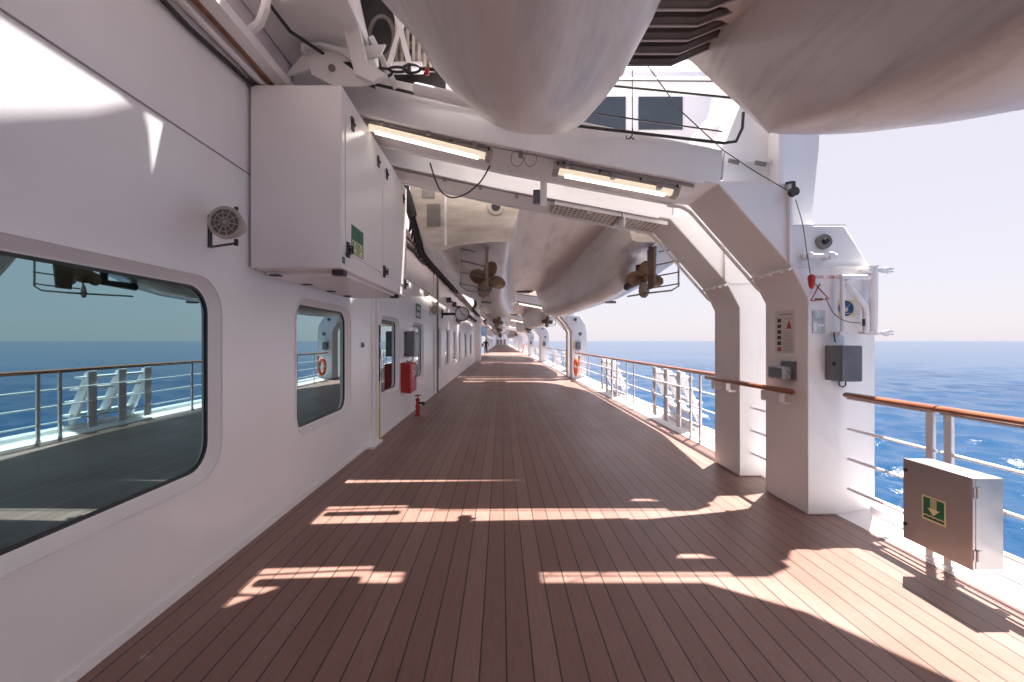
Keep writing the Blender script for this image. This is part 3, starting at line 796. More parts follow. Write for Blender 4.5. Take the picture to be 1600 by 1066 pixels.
    fs = [(q*nb+i,q*nb+(i+1)%nb,(q+1)*nb+(i+1)%nb,(q+1)*nb+i) for q in range(4) for i in range(nb)]+[tuple(range(4*nb,5*nb)),tuple(range(nb))[::-1]]
    cb.add(vs, fs); cab = cb.build('cabin', M['cabin'], t, bevel=.06)
    # aft windows follow the sloping aft face
    for a, b in ((-1.6,-.98),(-.80,-.1),(.1,.80),(.98,1.6)):
        wv = MB()
        def pt(u, z): return Vector((cx+u, ys+.25-.012, z))
        wv.add([pt(a,4.52),pt(b,4.52),pt(b,4.98),pt(a,4.98),pt(a,4.52)+Vector((0,.03,0)),pt(b,4.52)+Vector((0,.03,0)),pt(b,4.98)+Vector((0,.03,0)),pt(a,4.98)+Vector((0,.03,0))],
               [(0,1,2,3),(0,4,5,1),(1,5,6,2),(2,6,7,3),(3,7,4,0)])
        wv.build('window', M['darkglass'], t, smooth=0)
    for sg in (-1, 1):
        for q in range(5):
            wv = MB(); y0 = ys+1.3+q*1.5
            def ps(y, z): return Vector((cx+sg*(2.31+.0086*(y-ys-1.6)), y, z))
            wv.add([ps(y0,4.9),ps(y0+1.0,4.9),ps(y0+1.0,5.25),ps(y0,5.25)], [(0,1,2,3)]); wv.build('window', M['darkglass'], t, smooth=0)
    return t
BOATB = 6.15
boatB = build_boat('white lifeboat whose two stern propellers face the camera past the davits', BOATB)
boatA = dup(boatB, (.07, -8.15-BOATB, 0), 'huge white lifeboat bow hanging directly overhead')
for k, n in ((1,'second'),(2,'third'),(4,'fourth'),(5,'fifth'),(6,'sixth'),(7,'seventh')):
    dup(boatB, (.05, PITCH*k, 0), f'distant white lifeboat, {n} beyond the overhead bow' if k > 1 else 'white lifeboat next beyond the one with facing propellers')

# ------------------------------------------------------------------ locker on the wall
t = thing('wall_locker', 'large white locker box with two top hinged doors and lifejacket sign', 'locker', (WX,4.7,2.11))
lx0, lx1, ly0, ly1, lz0, lz1 = -1.925, -1.222, 3.487, 5.89, 2.11, 3.515
mb = MB(); mb.box(lx0, lx1, ly0, ly1, lz0, lz1); mb.build('body', M['locker'], t, bevel=.012)
for a, b in ((3.56,4.66),(4.675,5.83)):
    mb = MB(); mb.box(lx1-.002, lx1+.007, a, b, 2.245, 3.325); dr = mb.build('door', M['locker'], t, bevel=.003)
    for y in (a+.16, b-.16):
        h = MB(); h.box(lx1+.007, lx1+.016, y-.03, y+.03, 3.27, 3.375); h.cyl((lx1+.018,y-.035,3.328),(lx1+.018,y+.035,3.328),.010,8)
        ho = h.build('hinge', M['dark'], None); ho.parent = dr
for y in (3.60, 4.72, 5.74):
    mb = MB(); mb.box(lx1+.007,lx1+.02,y-.03,y+.03,2.21,2.33); mb.box(lx1+.02,lx1+.04,y-.012,y+.05,2.255,2.285); mb.tube([(lx1+.02,y,2.3),(lx1+.05,y,2.3),(lx1+.05,y,2.24),(lx1+.02,y,2.24)],.006,6)
    mb.build('latch', M['dark'], t)
mb = MB(); mb.box(lx0+.02,lx1-.06,ly0+.2,ly1-.2,2.085,2.11); mb.build('bottom_flap', M['locker'], t, bevel=.005)
mb = MB()
for y in (3.62,5.5): mb.box(lx1-.11,lx1-.02,y-.04,y+.05,2.07,2.11)
for y in (3.7,4.3,4.9,5.4): mb.box(lx0+.06,lx0+.14,y-.04,y+.02,2.075,2.085)
build_each(mb, 'bottom_latch', M['dark'], t)
mb = MB()
for y in (3.9,5.4): mb.box(WX-.0,lx0,y-.05,y+.05,2.2,3.4)
build_each(mb, 'standoff', M['white'], t)
# lifejacket sign on the locker door
def quadx(mb, x, y0, y1, z0, z1, th=.0015): mb.box(x-th, x, y0, y1, z0, z1)
s = MB(); xs = lx1+.0095
quadx(s.mat(0), xs, 3.69, 4.01, 2.385, 2.50); quadx(s, xs, 3.69, 4.01, 2.265, 2.385)
for k in (0, 1):
    y = 3.705+.15*k
    quadx(s.mat(1), xs+.001, y, y+.135, 2.272, 2.378)
    quadx(s.mat(0), xs+.002, y+.012, y+.123, 2.282, 2.368)
    s.mat(1).prism([(y+.035,2.285),(y+.10,2.285),(y+.10,2.345),(y+.085,2.362),(y+.05,2.362),(y+.035,2.345)], xs+.002, xs+.003, frame=lambda a,b,c: Vector((b,a,c)))
    s.mat(0).prism([(y+.055,2.31),(y+.08,2.31),(y+.075,2.35),(y+.06,2.35)], xs+.003, xs+.0038, frame=lambda a,b,c: Vector((b,a,c)))
s.build('lifejacket_sign', [M['green'], M['glowy']], t, smooth=0)
s = MB(); quadx(s, lx1+.003, 3.495, 3.555, 2.15, 2.20); s.build('green_label', M['green'], t, smooth=0)

# ------------------------------------------------------------------ horn speakers
def horn(label, c, rad, ax=(.12,-1,-.05)):
    t = thing('horn_speaker', label, 'speaker', (c[0], c[1], c[2]), 'beige horn speakers on the wall')
    c = Vector(c); a = Vector(ax).normalized()
    mb = MB(); mb.lathe(c+a*.09, -a, [(0,rad*.86),(0,rad),(.025,rad*1.02),(.05,rad*.93),(.11,rad*.78),(.16,rad*.5),(.20,rad*.45),(.22,rad*.3)], 32)
    mb.build('horn', M['beige'], t)
    mb = MB(); mb.lathe(c+a*.093, -a, [(0,rad*.80),(.01,rad*.82)], 28); g = mb.build('grille', M['grille'], t)
    e = a.cross(Vector((0,0,1))).normalized(); u = e.cross(a)
    mb = MB()
    for k in range(5):
        q = R(36*k+10); d = e*math.cos(q)+u*math.sin(q); mb.tube([c+a*.095-d*rad*.8, c+a*.095+d*rad*.8], .0028, 6)
    for rr in (.3,.58): mb.tube([c+a*.095+(e*math.cos(R(15*k))+u*math.sin(R(15*k)))*rad*rr for k in range(24)],.0022,6,closed=True)
    so_ = mb.build('guard_wire', M['beige'], t)
    mb = MB(); wy = c.y
    wb = wy+.17; mb.box(WX+.001,WX+.010,wb-.018,wb+.018,c.z-rad-.01,c.z+rad+.01)
    mb.bar((WX+.008,wb,c.z+rad+.005),(c.x,wy+.05,c.z+rad+.005),.028,.008); mb.bar((WX+.008,wb,c.z-rad-.005),(c.x,wy+.05,c.z-rad-.005),.028,.008)
    mb.cyl((c.x,wy+.05,c.z+rad+.03),(c.x,wy+.05,c.z+rad-.02),.013,8); mb.cyl((c.x,wy+.05,c.z-rad-.02),(c.x,wy+.05,c.z-rad+.02),.013,8)
    mb.build('bracket', M['dark'], t)
    return t
horn('beige round horn speaker on the wall above the big window', at(362,352,2.86), .098)
horn('small beige horn speaker under the short wall lamp', (WX+.16,12.2,2.39), .125)
horn('small beige horn speaker beside the round clock', (WX+.2,18.6,2.40), .13)

# ------------------------------------------------------------------ wall fittings farther along
t = tube_lamp('short glowing wall lamp beyond the locker', (WX+.10,11.2,2.70), (WX+.10,12.9,2.70), 'wall lamps')
dup(t, (0,10.5,0), 'far wall lamp beyond the clock')
mb = MB(); s = mb; quadx(s, WX+.004, 10.35, 11.0, 2.08, 2.42, .003); s.mat(1); quadx(s, WX+.006, 10.42, 10.93, 2.12, 2.22, .002)
s.mat(1).prism([(10.5,2.28),(10.8,2.28),(10.8,2.25),(10.92,2.32),(10.8,2.39),(10.8,2.36),(10.5,2.36)], WX+.004, WX+.006, frame=lambda a,b,c: Vector((b,a,c)))
tag(mb.build('wall_sign', [M['green'], M['paper']], smooth=0), 'green sign panel above the fourth window', 'sign')
# clock
t = thing('wall_clock', 'round clock with black rim and white face on a wall bracket', 'clock', (WX,15,2.44))
c = Vector((-1.285,15,2.44))
mb = MB(); mb.lathe(c+Vector((0,-.06,0)), (0,1,0), [(0,.21),(-.012,.225),(-.01,.238),(.03,.242),(.1,.242),(.132,.225),(.12,.21)], 40); mb.build('rim', M['black'], t)
mb = MB(); mb.cyl(c+Vector((0,-.062,0)), c+Vector((0,.062,0)), .212, 40); fc = mb.build('dial', M['rail'], t)
mb = MB()
for k in range(12):
    a = R(30*k); d = Vector((math.sin(a),0,math.cos(a))); mb.bar(c+Vector((0,-.0635,0))+d*.165, c+Vector((0,-.0635,0))+d*.20, .012, .003, up=(0,1,0))
mb.build('hour_mark', M['ink'], t)
for a, l, wd in ((-28,.17,.016),(118,.12,.022)):
    mb = MB(); d = Vector((math.sin(R(a)),0,math.cos(R(a)))); mb.bar(c+Vector((0,-.067,0))-d*.03, c+Vector((0,-.067,0))+d*l, wd, .003, up=(0,1,0)); mb.build('hand', M['ink'], t)
mb = MB(); mb.box(WX,-1.50,14.96,15.04,2.40,2.48); mb.box(WX,WX+.02,14.88,15.12,2.3,2.58); mb.build('bracket', M['black'], t)
# grey cabinet, red locker, hydrant
t = thing('fuse_cabinet', 'dark grey cabinet on pale rails between the windows above the red box', 'cabinet', (WX,9.3,1.24))
mb = MB(); mb.box(WX+.03,WX+.215,9.02,9.40,1.24,1.745); mb.build('body', M['greybox'], t, bevel=.01)
mb = MB(); mb.box(WX+.215,WX+.224,9.03,9.39,1.25,1.735); mb.build('door', M['greybox'], t, bevel=.003)
mb = MB(); mb.box(WX,WX+.03,8.96,9.00,1.2,1.78); mb.box(WX,WX+.03,9.42,9.46,1.2,1.78); mb.box(WX,WX+.03,9.46,9.75,1.28,1.66); build_each(mb, 'rail', M['rail'], t)
mb = MB()
for z in (1.28,1.70): mb.box(WX+.0,WX+.05,8.98,9.02,z-.02,z+.02); mb.box(WX+.18,WX+.235,9.40,9.43,z-.02,z+.02)
build_each(mb, 'latch', M['black'], t)
mb = MB(); mb.tube([(WX+.15,9.3,1.24),(WX+.14,9.32,1.16),(WX+.05,9.32,1.13),(WX+.01,9.3,1.16)],.008,6); mb.build('cable', M['cable'], t)
t = thing('hose_box', 'red steel hose box mounted low on the wall under the grey cabinet', 'hose box', (WX,9.1,.53))
mb = MB(); mb.prism([(WX,.56),(WX+.19,.53),(WX+.19,1.10),(WX,1.13)], 8.79, 9.43); mb.build('body', M['red'], t, bevel=.012)
mb = MB(); mb.box(WX+.19,WX+.199,8.83,9.39,.57,1.07); dr = mb.build('door', M['red'], t, bevel=.003)
mb = MB(); mb.box(WX+.199,WX+.212,9.25,9.30,.78,.86); mb.build('handle', M['dark'], t)
mb = MB()
for z, h in ((.93,.03),(.885,.02),(.85,.02)): mb.box(WX+.1995,WX+.201,8.98,9.14,z,z+h)
mb.build('marking', M['paper'], t, smooth=0)
t = thing('fire_hydrant', 'small red fire hydrant valve standing on the deck by the wall', 'hydrant', (-1.74,9.5,0))
c = Vector((-1.74,9.5,0))
mb = MB(); mb.lathe(c, (0,0,1), [(0,.075),(.015,.075),(.02,.045),(.14,.04),(.17,.055),(.20,.055),(.23,.036),(.30,.036),(.33,.05),(.36,.02)], 20); mb.build('body', M['red'], t)
mb = MB(); mb.tube([c+Vector((0,0,.25)),c+Vector((.07,-.02,.26)),c+Vector((.11,-.03,.25))],.026,12); mb.lathe(c+Vector((.10,-.03,.25)),(1,-.2,0),[(0,.036),(.05,.04),(.055,.02)],14); mb.build('outlet', M['dark'], t)
mb = MB(); mb.cyl(c+Vector((0,0,.35)),c+Vector((0,0,.41)),.012,8); mb.tube([c+Vector((.06*math.cos(R(18*k)),.06*math.sin(R(18*k)),.415)) for k in range(20)],.009,6,closed=True); mb.bar(c+Vector((-.06,0,.415)),c+Vector((.06,0,.415)),.012,.012); mb.build('hand_wheel', M['red'], t)
# conduits, stanchion channel and small fittings on the wall
t = thing('wall_conduit', 'black cable and yellow banded pipe rising beside the third window', 'conduit', (WX,7.1,0))
mb = MB(); mb.tube([(WX+.035,7.12,.0),(WX+.035,7.12,1.0)],.017,10); mb.build('pipe', M['yellow'], t)
mb = MB(); mb.tube([(WX+.04,7.09,.92)]+[(WX+.045+.008*math.sin(k*1.3),7.09+.01*math.cos(k*2.1),.95+k*.07) for k in range(12)]+[(WX+.04,7.09,1.8)],.016,8)
for z in (1.05,1.3,1.55,1.78): mb.box(WX+.0,WX+.06,7.06,7.12,z-.018,z+.018)
mb.build('cable', M['cable'], t)
mb = MB(); mb.tube([(WX+.03,7.03,.03),(WX+.03,7.03,2.4),(WX+.06,7.0,2.9),(WX+.06,7.0,3.55)],.022,10); mb.build('riser', M['white'], t)
mb = MB(); mb.box(WX+.001,WX+.016,6.83,6.98,.04,3.55); mb.box(WX+.016,WX+.03,6.83,6.845,.04,3.55); mb.box(WX+.016,WX+.03,6.965,6.98,.04,3.55); mb.box(WX+.0,WX+.12,6.5,7.02,.0,.035)
tag(mb.build('wall_channel', M['white'], bevel=.002), 'white steel channel up the wall beside the yellow banded pipe', 'channel')
mb = MB(); mb.box(WX+.001,WX+.02,6.32,6.40,1.46,1.53); mb.mat(1).box(WX+.02,WX+.026,6.335,6.385,1.475,1.515)
tag(mb.build('wall_switch', [M['greybox'], M['ink']], bevel=.003), 'tiny grey switch on the wall between second and third windows', 'switch')
t = thing('wall_channel', 'white upright channel at the wall joint before the clock', 'channel', (WX,13.2,0))
mb = MB(); mb.box(WX+.001,WX+.05,13.05,13.36,.02,3.5); mb.build('channel', M['white'], t, bevel=.01)
mb = MB(); mb.tube([(WX+.075,13.39,0.02),(WX+.075,13.39,3.55)],.028,8); mb.build('pipe', M['greyplate'], t)
mb = MB()
mb.tube([(WX+.12,16+.6*k,2.98+.03*math.sin(k)) for k in range(30)],.03,8)
for k in range(10): mb.box(WX+.0,WX+.16,16.2+k*1.9,16.3+k*1.9,2.92,3.1)
tag(mb.build('cable_bundle', M['cable']), 'dark bundle of cables clipped along the far wall above the clock', 'cable')

# ------------------------------------------------------------------ railings
def rail_bay(label, y0, y1, posts, x=3.02, hand=True, bars=(.785,.525,.265), ends=True):
    t = thing('railing', label, 'railing', (x, y0, 0), 'white railings along the deck edge')
    if hand:
        mb = MB(); n = 14; pts = []
        ln = []
        for k in range(n): a = 2*math.pi*k/n; ln.append((x+.036*math.cos(a)*1.15, 1.08+.024*math.sin(a)))
        mb.prism(ln, y0, y1); mb.build('handrail', M['wood'], t, smooth=50)
        mb = MB(); mb.box(x-.022,x+.022,y0+.02,y1-.02,1.045,1.057); mb.build('rail_strip', M['rail'], t)
    for p in posts:
        mb = MB(); mb.box(x-.012,x+.012,p-.028,p+.028,.03,1.045); mb.box(x-.016,x+.016,p-.04,p+.04,.012,.036); mb.build('post', M['rail'], t, bevel=.004)
    for z in bars:
        mb = MB(); mb.tube([(x,y0+.01,z),(x,y1-.01,z)],.0125,8); mb.build('bar', M['rail'], t)
    mb = MB(); mb.box(x+.20,x+.212,y0,y1,.05,.11); mb.build('toe_board', M['rail'], t)
    return t
rail_bay('white railing with varnished handrail running past the steel box', -6, 3.13, [3.07,1.35,-.4,-2.1,-3.9])
rail_bay('short white railing with varnished handrail between steel box and davit pillar', 3.145, 3.97, [3.20])
far = rail_bay('long white railing with varnished handrail beyond the davit pillars', 5.86, 18.4, [6.9,7.25,10.35,10.95,11.85,12.35,15.7,17.1])
for k, n in ((1,'second'),(2,'third'),(3,'fourth'),(4,'fifth')):
    dup(far, (.12,PITCH*k-.05,0), f'{n} white railing bay along the deck edge past the lifebuoy')
for z, n in ((.785,'uppermost'),(.525,'middle'),(.265,'lowest')):
    mb = MB(); mb.tube([(2.87,4.695,z),(2.87,5.215,z)],.0125,8)
    tag(mb.build('guard_bar', M['rail']), f'{n} of three white guard bars between the two davit pillars', 'guard bar', 'guard bars between the davit pillars')
# handrail fixed along the pillars' inner faces
t = thing('pillar_handrail', 'varnished wooden handrail fixed across the two davit pillars', 'handrail', (2.64,5,1.08))
mb = MB(); mb.tube([(2.62,5.84,1.085),(2.625,5.82,1.085),(2.655,4.16,1.085),(2.66,4.13,1.08)],[.015,.026,.026,.015],14); mb.build('rail', M['wood'], t)
for y in (4.30,4.60,5.32,5.68):
    mb = MB(); mb.bar((2.652,y,1.055),(2.652,y,.97),.05,.012,up=(0,1,0)); mb.box(2.645,2.7295,y-.03,y+.03,.955,.975); mb.build('bracket', M['white'], t)
# fold-up boarding frames outside the rail
def frame_steps(label, y0, group='white boarding frames outside the railing'):
    t = thing('boarding_frame', label, 'boarding frame', (3.1,y0,0), group)
    for k in range(3):
        y = y0+k*.62
        mb = MB(); mb.box(3.07,3.095,y-.085,y+.085,.06,1.03); mb.build('upright', M['rail'], t, bevel=.004)
        mb = MB(); pts = [(3.10,1.0),(3.10,.82),(3.40,.10),(3.48,.10),(3.48,.28),(3.18,1.0)]; mb.prism(pts, y-.035, y+.035); mb.build('strut', M['rail'], t, bevel=.004)
    for z in (.92,.72,.5,.26):
        xo = 3.18+(1.0-z)*.40
        mb = MB(); mb.box(xo-.10,xo+.05,y0-.12,y0+1.36,z-.02,z+.02); mb.tube([(xo+.05,y0-.14,z),(xo+.05,y0+1.38,z)],.018,8); mb.build('step', M['rail'], t, bevel=.003)
    return t
f1 = frame_steps('white folded boarding frame outside the railing, next to the davit pillars', 7.9)
f2 = dup(f1, (0,4.75,0), 'white folded boarding frame outside the railing, towards the lifebuoy')
for k in (1,2): 
    dup(f1, (.12,PITCH*k,0), f'tiny far boarding frame outside the {["second","third"][k-1]} railing bay, nearer its start')
    dup(f2, (.12,PITCH*k,0), f'tiny far boarding frame outside the {["second","third"][k-1]} railing bay, nearer its end')
# lifebuoy by the third davit pillar
def lifebuoy(label, c):
    t = thing('lifebuoy', label, 'lifebuoy', c, 'orange lifebuoys on the railing')
    c = Vector(c); mb = MB(); N = 40
    for k in range(N): pass
    pts = [c+Vector((0,.29*math.cos(2*math.pi*k/N),.29*math.sin(2*math.pi*k/N))) for k in range(N)]
    mb.tube(pts,.062,14,closed=True)
    for i in range(len(mb.m)):
        k = i//14; mb.m[i] = 1 if k % 10 in (0,9) else 0
    mb.build('ring', [M['orange'], M['paper']], t)
    mb = MB(); mb.box(c.x+.06,c.x+.11,c.y-.16,c.y-.06,c.z-.1,c.z+.42); mb.build('light_tube', M['orange'], t, bevel=.02)
    mb = MB(); mb.tube([c+Vector((0,.38*math.cos(2*math.pi*k/24),.38*math.sin(2*math.pi*k/24)+.02*math.sin(k*1.57))) for k in range(24)],.009,6,closed=True); mb.build('grab_line', M['paper'], t)
    return t
lifebuoy('orange lifebuoy with pale bands hung on the railing at the third davit', (2.90,17.55,.56))
lifebuoy('tiny far orange lifebuoy on the railing past the fifth davit', (3.0,61.5,.75))

# ------------------------------------------------------------------ steel box on the railing
t = thing('ladder_box', 'brushed steel box with green boarding ladder sign fixed to the railing', 'box', (2.8,2.84,.23))
bx0, bx1, by0, by1, bz0, bz1 = 2.70, 2.885, 2.61, 3.055, .235, .762
mb = MB(); mb.box(bx0+.02,bx1,by0,by1,bz0,bz1); mb.build('body', M['steel'], t, bevel=.006)
mb = MB(); mb.box(bx0,bx0+.0185,by0-.003,by1+.003,bz0-.003,bz1+.003); mb.build('door', M['steel'], t, bevel=.004)
for z in (.32,.68):
    mb = MB(); mb.box(bx0+.004,bx0+.05,by0-.009,by0-.0035,z-.028,z+.028); mb.cyl((bx0+.022,by0-.010,z-.03),(bx0+.022,by0-.010,z+.03),.006,8); mb.build('hinge', M['steel'], t)
    mb = MB(); mb.cyl((bx0-.008,by1-.018,z+.01),(bx0,by1-.018,z+.01),.011,12); mb.build('lock', M['black'], t)
mb = MB(); mb.box(bx1,2.998,2.95,3.03,.30,.34); mb.box(bx1,2.998,2.95,3.03,.66,.70); mb.box(bx1,2.998,2.70,2.76,.50,.54); build_each(mb, 'bracket', M['steel'], t)
s = MB(); x = bx0-.0003; sy0, sy1, sz0, sz1 = 2.762, 2.918, .418, .570
quadx(s.mat(0), x, sy0, sy1, sz0, sz1); quadx(s.mat(1), x-.001, sy0+.010, sy1-.010, sz0+.010, sz1-.010)
cy = (sy0+sy1)/2; fr = lambda a,b,c: Vector((b,a,c))
def arrow(g, xa): return [(cy-.020+g,.556-g),(cy+.020-g,.556-g),(cy+.020-g,.497),(cy+.040-2.0*g,.497-g*.2),(cy,.458+1.3*g),(cy-.040+2.0*g,.497-g*.2),(cy-.020+g,.497)]
s.mat(0).prism(arrow(0,0), x-.0036, x-.0026, frame=fr)
s.mat(1)
for k in range(5): s.box(x-.0044,x-.0037,cy-.013,cy+.013,.503+k*.010,.506+k*.010)
for e in (-.0145,.0125): s.box(x-.0044,x-.0037,cy+e,cy+e+.002,.497,.551)
wv = [(sy0+.012+ (sy1-sy0-.024)*k/24, .449+.005*abs(math.sin(k*math.pi/6))) for k in range(25)]
s.mat(0).prism(wv + [(a,b-.007) for a,b in wv[::-1]], x-.0036, x-.0026, frame=fr)
s.build('ladder_sign', [M['glowy'], M['green']], t, smooth=0)

# ------------------------------------------------------------------ fittings on the first pillar
PY = D1Y[0]
t = cab1 = thing('pillar_cabinet', 'grey enamel cabinet on the camera side of the davit pillar', 'cabinet', (2.96,3.9,1.2))
mb = MB(); mb.box(2.88,3.055,3.855,PY-.001,1.205,1.512); mb.build('body', M['greybox'], t, bevel=.006)
mb = MB(); mb.box(2.883,3.052,3.845,3.8545,1.21,1.507); mb.build('door', M['greybox'], t, bevel=.003)
mb = MB(); mb.box(2.871,2.879,3.92,3.95,1.34,1.37); mb.build('lock', M['black'], t)
mb = MB(); mb.tube([(2.93,3.95,1.205),(2.935,3.95,1.165),(2.965,3.95,1.15),(2.99,3.95,1.165),(2.99,3.95,1.205)],.006,8); mb.build('cable_loop', M['cable'], t)
# poster on inner face
t = thing('notice_poster', 'printed safety notice with photos and red figure on the davit pillar', 'notice', (2.729,4.4,1.45))
X0 = 2.7295
def qx(mb, y0, y1, z0, z1, d): mb.box(X0-d-.0008, X0-d, y0, y1, z0, z1)
mb = MB(); mb.box(X0-.003,X0,4.235,4.525,1.435,1.845); mb.build('sheet', M['paper'], t, smooth=0)
mb = MB()
for k in range(6): qx(mb.mat(1 if k == 5 else 0), 4.43, 4.49, 1.455+(5-k)*.055 if k < 5 else 1.452, 1.492+(5-k)*.055 if k < 5 else 1.49, .0032)
mb.mat(1).prism([(4.27,1.665),(4.35,1.665),(4.325,1.72),(4.31,1.745),(4.295,1.72)], X0-.004, X0-.0032, frame=fr)
mb.mat(2)
for k in range(15): qx(mb, 4.255+.03*((k*7)%3)/3, 4.40, 1.455+k*.0135, 1.459+k*.0135, .0032)
qx(mb, 4.27, 4.46, 1.80, 1.812, .0032); qx(mb, 4.255, 4.40, 1.76, 1.766, .0032)
mb.build('print', [M['ink'], M['red'], M['inkgrey']], t, smooth=0)
t = thing('socket_box', 'small grey socket box above the handrail on the davit pillar', 'socket', (2.73,4.35,1.2))
mb = MB(); mb.box(2.712,2.7295,4.20,4.42,1.185,1.36); mb.build('backplate', M['greybox'], t, bevel=.006)
mb = MB(); mb.box(2.62,2.7115,4.24,4.47,1.19,1.31); mb.build('housing', M['plate'], t, bevel=.008)
mb = MB(); mb.box(2.614,2.6195,4.255,4.455,1.205,1.295); mb.build('cover', M['greybox'], t, bevel=.004)
# round gland
t = gland1 = thing('round_gland', 'round grey rubber capped gland high on the davit pillar', 'gland', (2.86,PY,2.43))
mb = MB(); mb.lathe((2.86,PY-.03,2.43),(0,1,0),[(0,.058),(-.006,.062),(.006,.066),(.03,.066)],28); mb.build('plate', M['greyplate'], t)
mb = MB(); mb.lathe((2.86,PY-.06,2.43),(0,1,0),[(0,.010),(.0,.022),(.025,.026)],16); mb.build('plug', M['black'], t)
# grab bar
t = thing('grab_bar', 'short white tube bar across the davit pillar below the round gland', 'bar', (2.78,3.99,2.3))
mb = MB(); mb.cyl((2.63,PY-.07,2.295),(2.93,PY-.07,2.295),.022,14); mb.build('bar', M['white'], t)
for xx in (2.69,2.88):
    mb = MB(); mb.box(xx-.025,xx+.025,PY-.10,PY-.001,2.265,2.325); mb.build('clamp', M['white'], t, bevel=.008)
# pulley wire with hook and triangle
t = thing('hoist_hook', 'red teardrop hook weight hanging on a thin wire by the pillar', 'hook', (2.76,3.95,2.1))
wp = [at(1130,235,3.99),at(1180,268,3.95),at(1238,302,3.93)]
mb = MB(); mb.tube(curve(wp),.004,6); a = at(1243,312,3.93)
mb.tube(curve([a,at(1254,350,3.95),at(1260,390,3.95),at(1266,428,3.95)]),.0035,6); mb.build('wire', M['cable'], t)
c = at(1240,300,3.95); mb = MB(); mb.lathe(c+Vector((0,-.022,0)),(0,1,0),[(0,.02),(.0,.04),(.012,.03),(.03,.03),(.044,.04),(.044,.02)],20); mb.bar(c+Vector((0,0,.09)),c,.03,.012,up=(0,1,0)); mb.bar(c+Vector((0,0,.085)),c+Vector((.0,.10,.11)),.02,.02); mb.build('pulley_block', M['dark'], t)
c = at(1268,440,3.95); mb = MB(); mb.lathe(c+Vector((0,0,.062)),(0,0,-1),[(0,.012),(.012,.026),(.035,.030),(.07,.026),(.11,.019),(.128,.008)],20); mb.build('weight', M['red'], t)
t = thing('triangle_handle', 'thin red triangular handle on the davit pillar', 'handle', (2.83,3.98,1.97))
a, b, c = at(1278,449,4.0), at(1295,467,4.0), at(1267,470,4.0)
mb = MB(); mb.tube([a,b,c],.0075,8,closed=True); mb.build('triangle', M['red'], t)
mb = MB(); mb.obox(at(1279,468,3.995),(.035,0,.002),(0,.004,0),(0,0,.011)); mb.tube([at(1272,442,3.97),at(1278,449,4.0)],.004,6); mb.bar(a,a+Vector((.05,.045,.03)),.01,.01); mb.build('tag', M['rust'], t)
# red lettering
cu = bpy.data.curves.new('lettering', 'FONT'); cu.body = 'SWL 150KG'; cu.size = .042; cu.extrude = .0004
to = bpy.data.objects.new('lettering_source', cu); COL.objects.link(to)
bpy.context.view_layer.update()
me = bpy.data.meshes.new_from_object(to.evaluated_get(bpy.context.evaluated_depsgraph_get()))
bpy.data.objects.remove(to)
lo = bpy.data.objects.new('lettering', me); COL.objects.link(lo); me.materials.clear(); me.materials.append(M['red'])
lo.rotation_euler = (R(90),0,0); lo.location = (2.795,PY-.0012,2.105); tag(lo, 'red SWL 150KG lettering painted on the davit pillar', 'lettering')
# worn plate and round blue sign
t = thing('mirror_plate', 'worn grey metal plate on the pillar under the triangle handle', 'plate', (2.82,PY,1.72))
mb = MB(); mb.box(2.765,2.878,PY-.006,PY-.001,1.62,1.82); mb.build('plate', M['plate'], t, bevel=.002)
mb = MB(); mb.box(2.775,2.805,PY-.0072,PY-.0062,1.63,1.72); mb.box(2.81,2.87,PY-.0072,PY-.0062,1.68,1.70); mb.build('worn_patch', M['rail'], t, smooth=0)
t = sign1 = thing('round_sign', 'round blue lifejacket sign on a pale square plate', 'sign', (3.06,PY,1.84))
mb = MB(); mb.box(2.995,3.14,PY-.004,PY-.001,1.765,1.915); mb.build('plate', M['glowy'], t, smooth=0)
mb = MB(); mb.cyl((3.064,PY-.006,1.84),(3.064,PY-.0045,1.84),.069,32); mb.build('disc', M['blue'], t, smooth=0)
mb = MB(); yq = PY-.0075
hz = [(3.046,1.822),(3.046,1.842),(3.055,1.848),(3.064,1.842),(3.073,1.848),(3.082,1.842),(3.082,1.822),(3.064,1.806)]
mb.prism(hz, yq, yq+.001); mb.box(3.022,3.106,yq,yq+.001,1.792,1.797)
mb.tube([(3.036,yq,1.885),(3.036,yq,1.865),(3.045,yq,1.856),(3.064,yq,1.860),(3.083,yq,1.856),(3.092,yq,1.865),(3.092,yq,1.885)],.002,6)
mb.build('symbol', M['paper'], t, smooth=0)
for k, n in ((1,'third'),(2,'fifth'),(3,'seventh')):
    d = (.17, PITCH*k-.05, 0)
    dup(cab1, d, f'small far grey cabinet on the {n} davit pillar'); dup(sign1, d, f'small far blue round sign on the {n} davit pillar'); dup(gland1, d, f'small far grey gland on the {n} davit pillar')
# swinging tube arm (launching boom) on the outer side of the pillar
t = thing('swing_arm', 'white tubular swing arm with diagonal brace on the davit pillar', 'swing arm', (3.26,3.95,1.65))
yb = 3.955
mb = MB(); mb.cyl((3.235,yb,1.60),(3.235,yb,2.19),.034,18); mb.cyl((3.235,yb,2.19),(3.235,yb,2.20),.045,18); mb.cyl((3.235,yb,1.605),(3.235,yb,1.625),.045,18); mb.build('mast', M['white'], t)
mb = MB(); mb.tube([(2.95,yb,2.105),(3.21,yb,2.105)],.024,14); mb.build('top_tube', M['white'], t)
mb = MB(); mb.tube([(2.965,yb,2.10),(2.965,yb,1.62)],.018,12); mb.build('side_tube', M['white'], t)
mb = MB(); mb.tube([(2.985,yb,2.07),(3.13,yb,1.89),(3.165,yb,1.84),(3.17,yb,1.79),(3.17,yb,1.62)],.026,14); mb.build('brace', M['white'], t)
mb = MB()
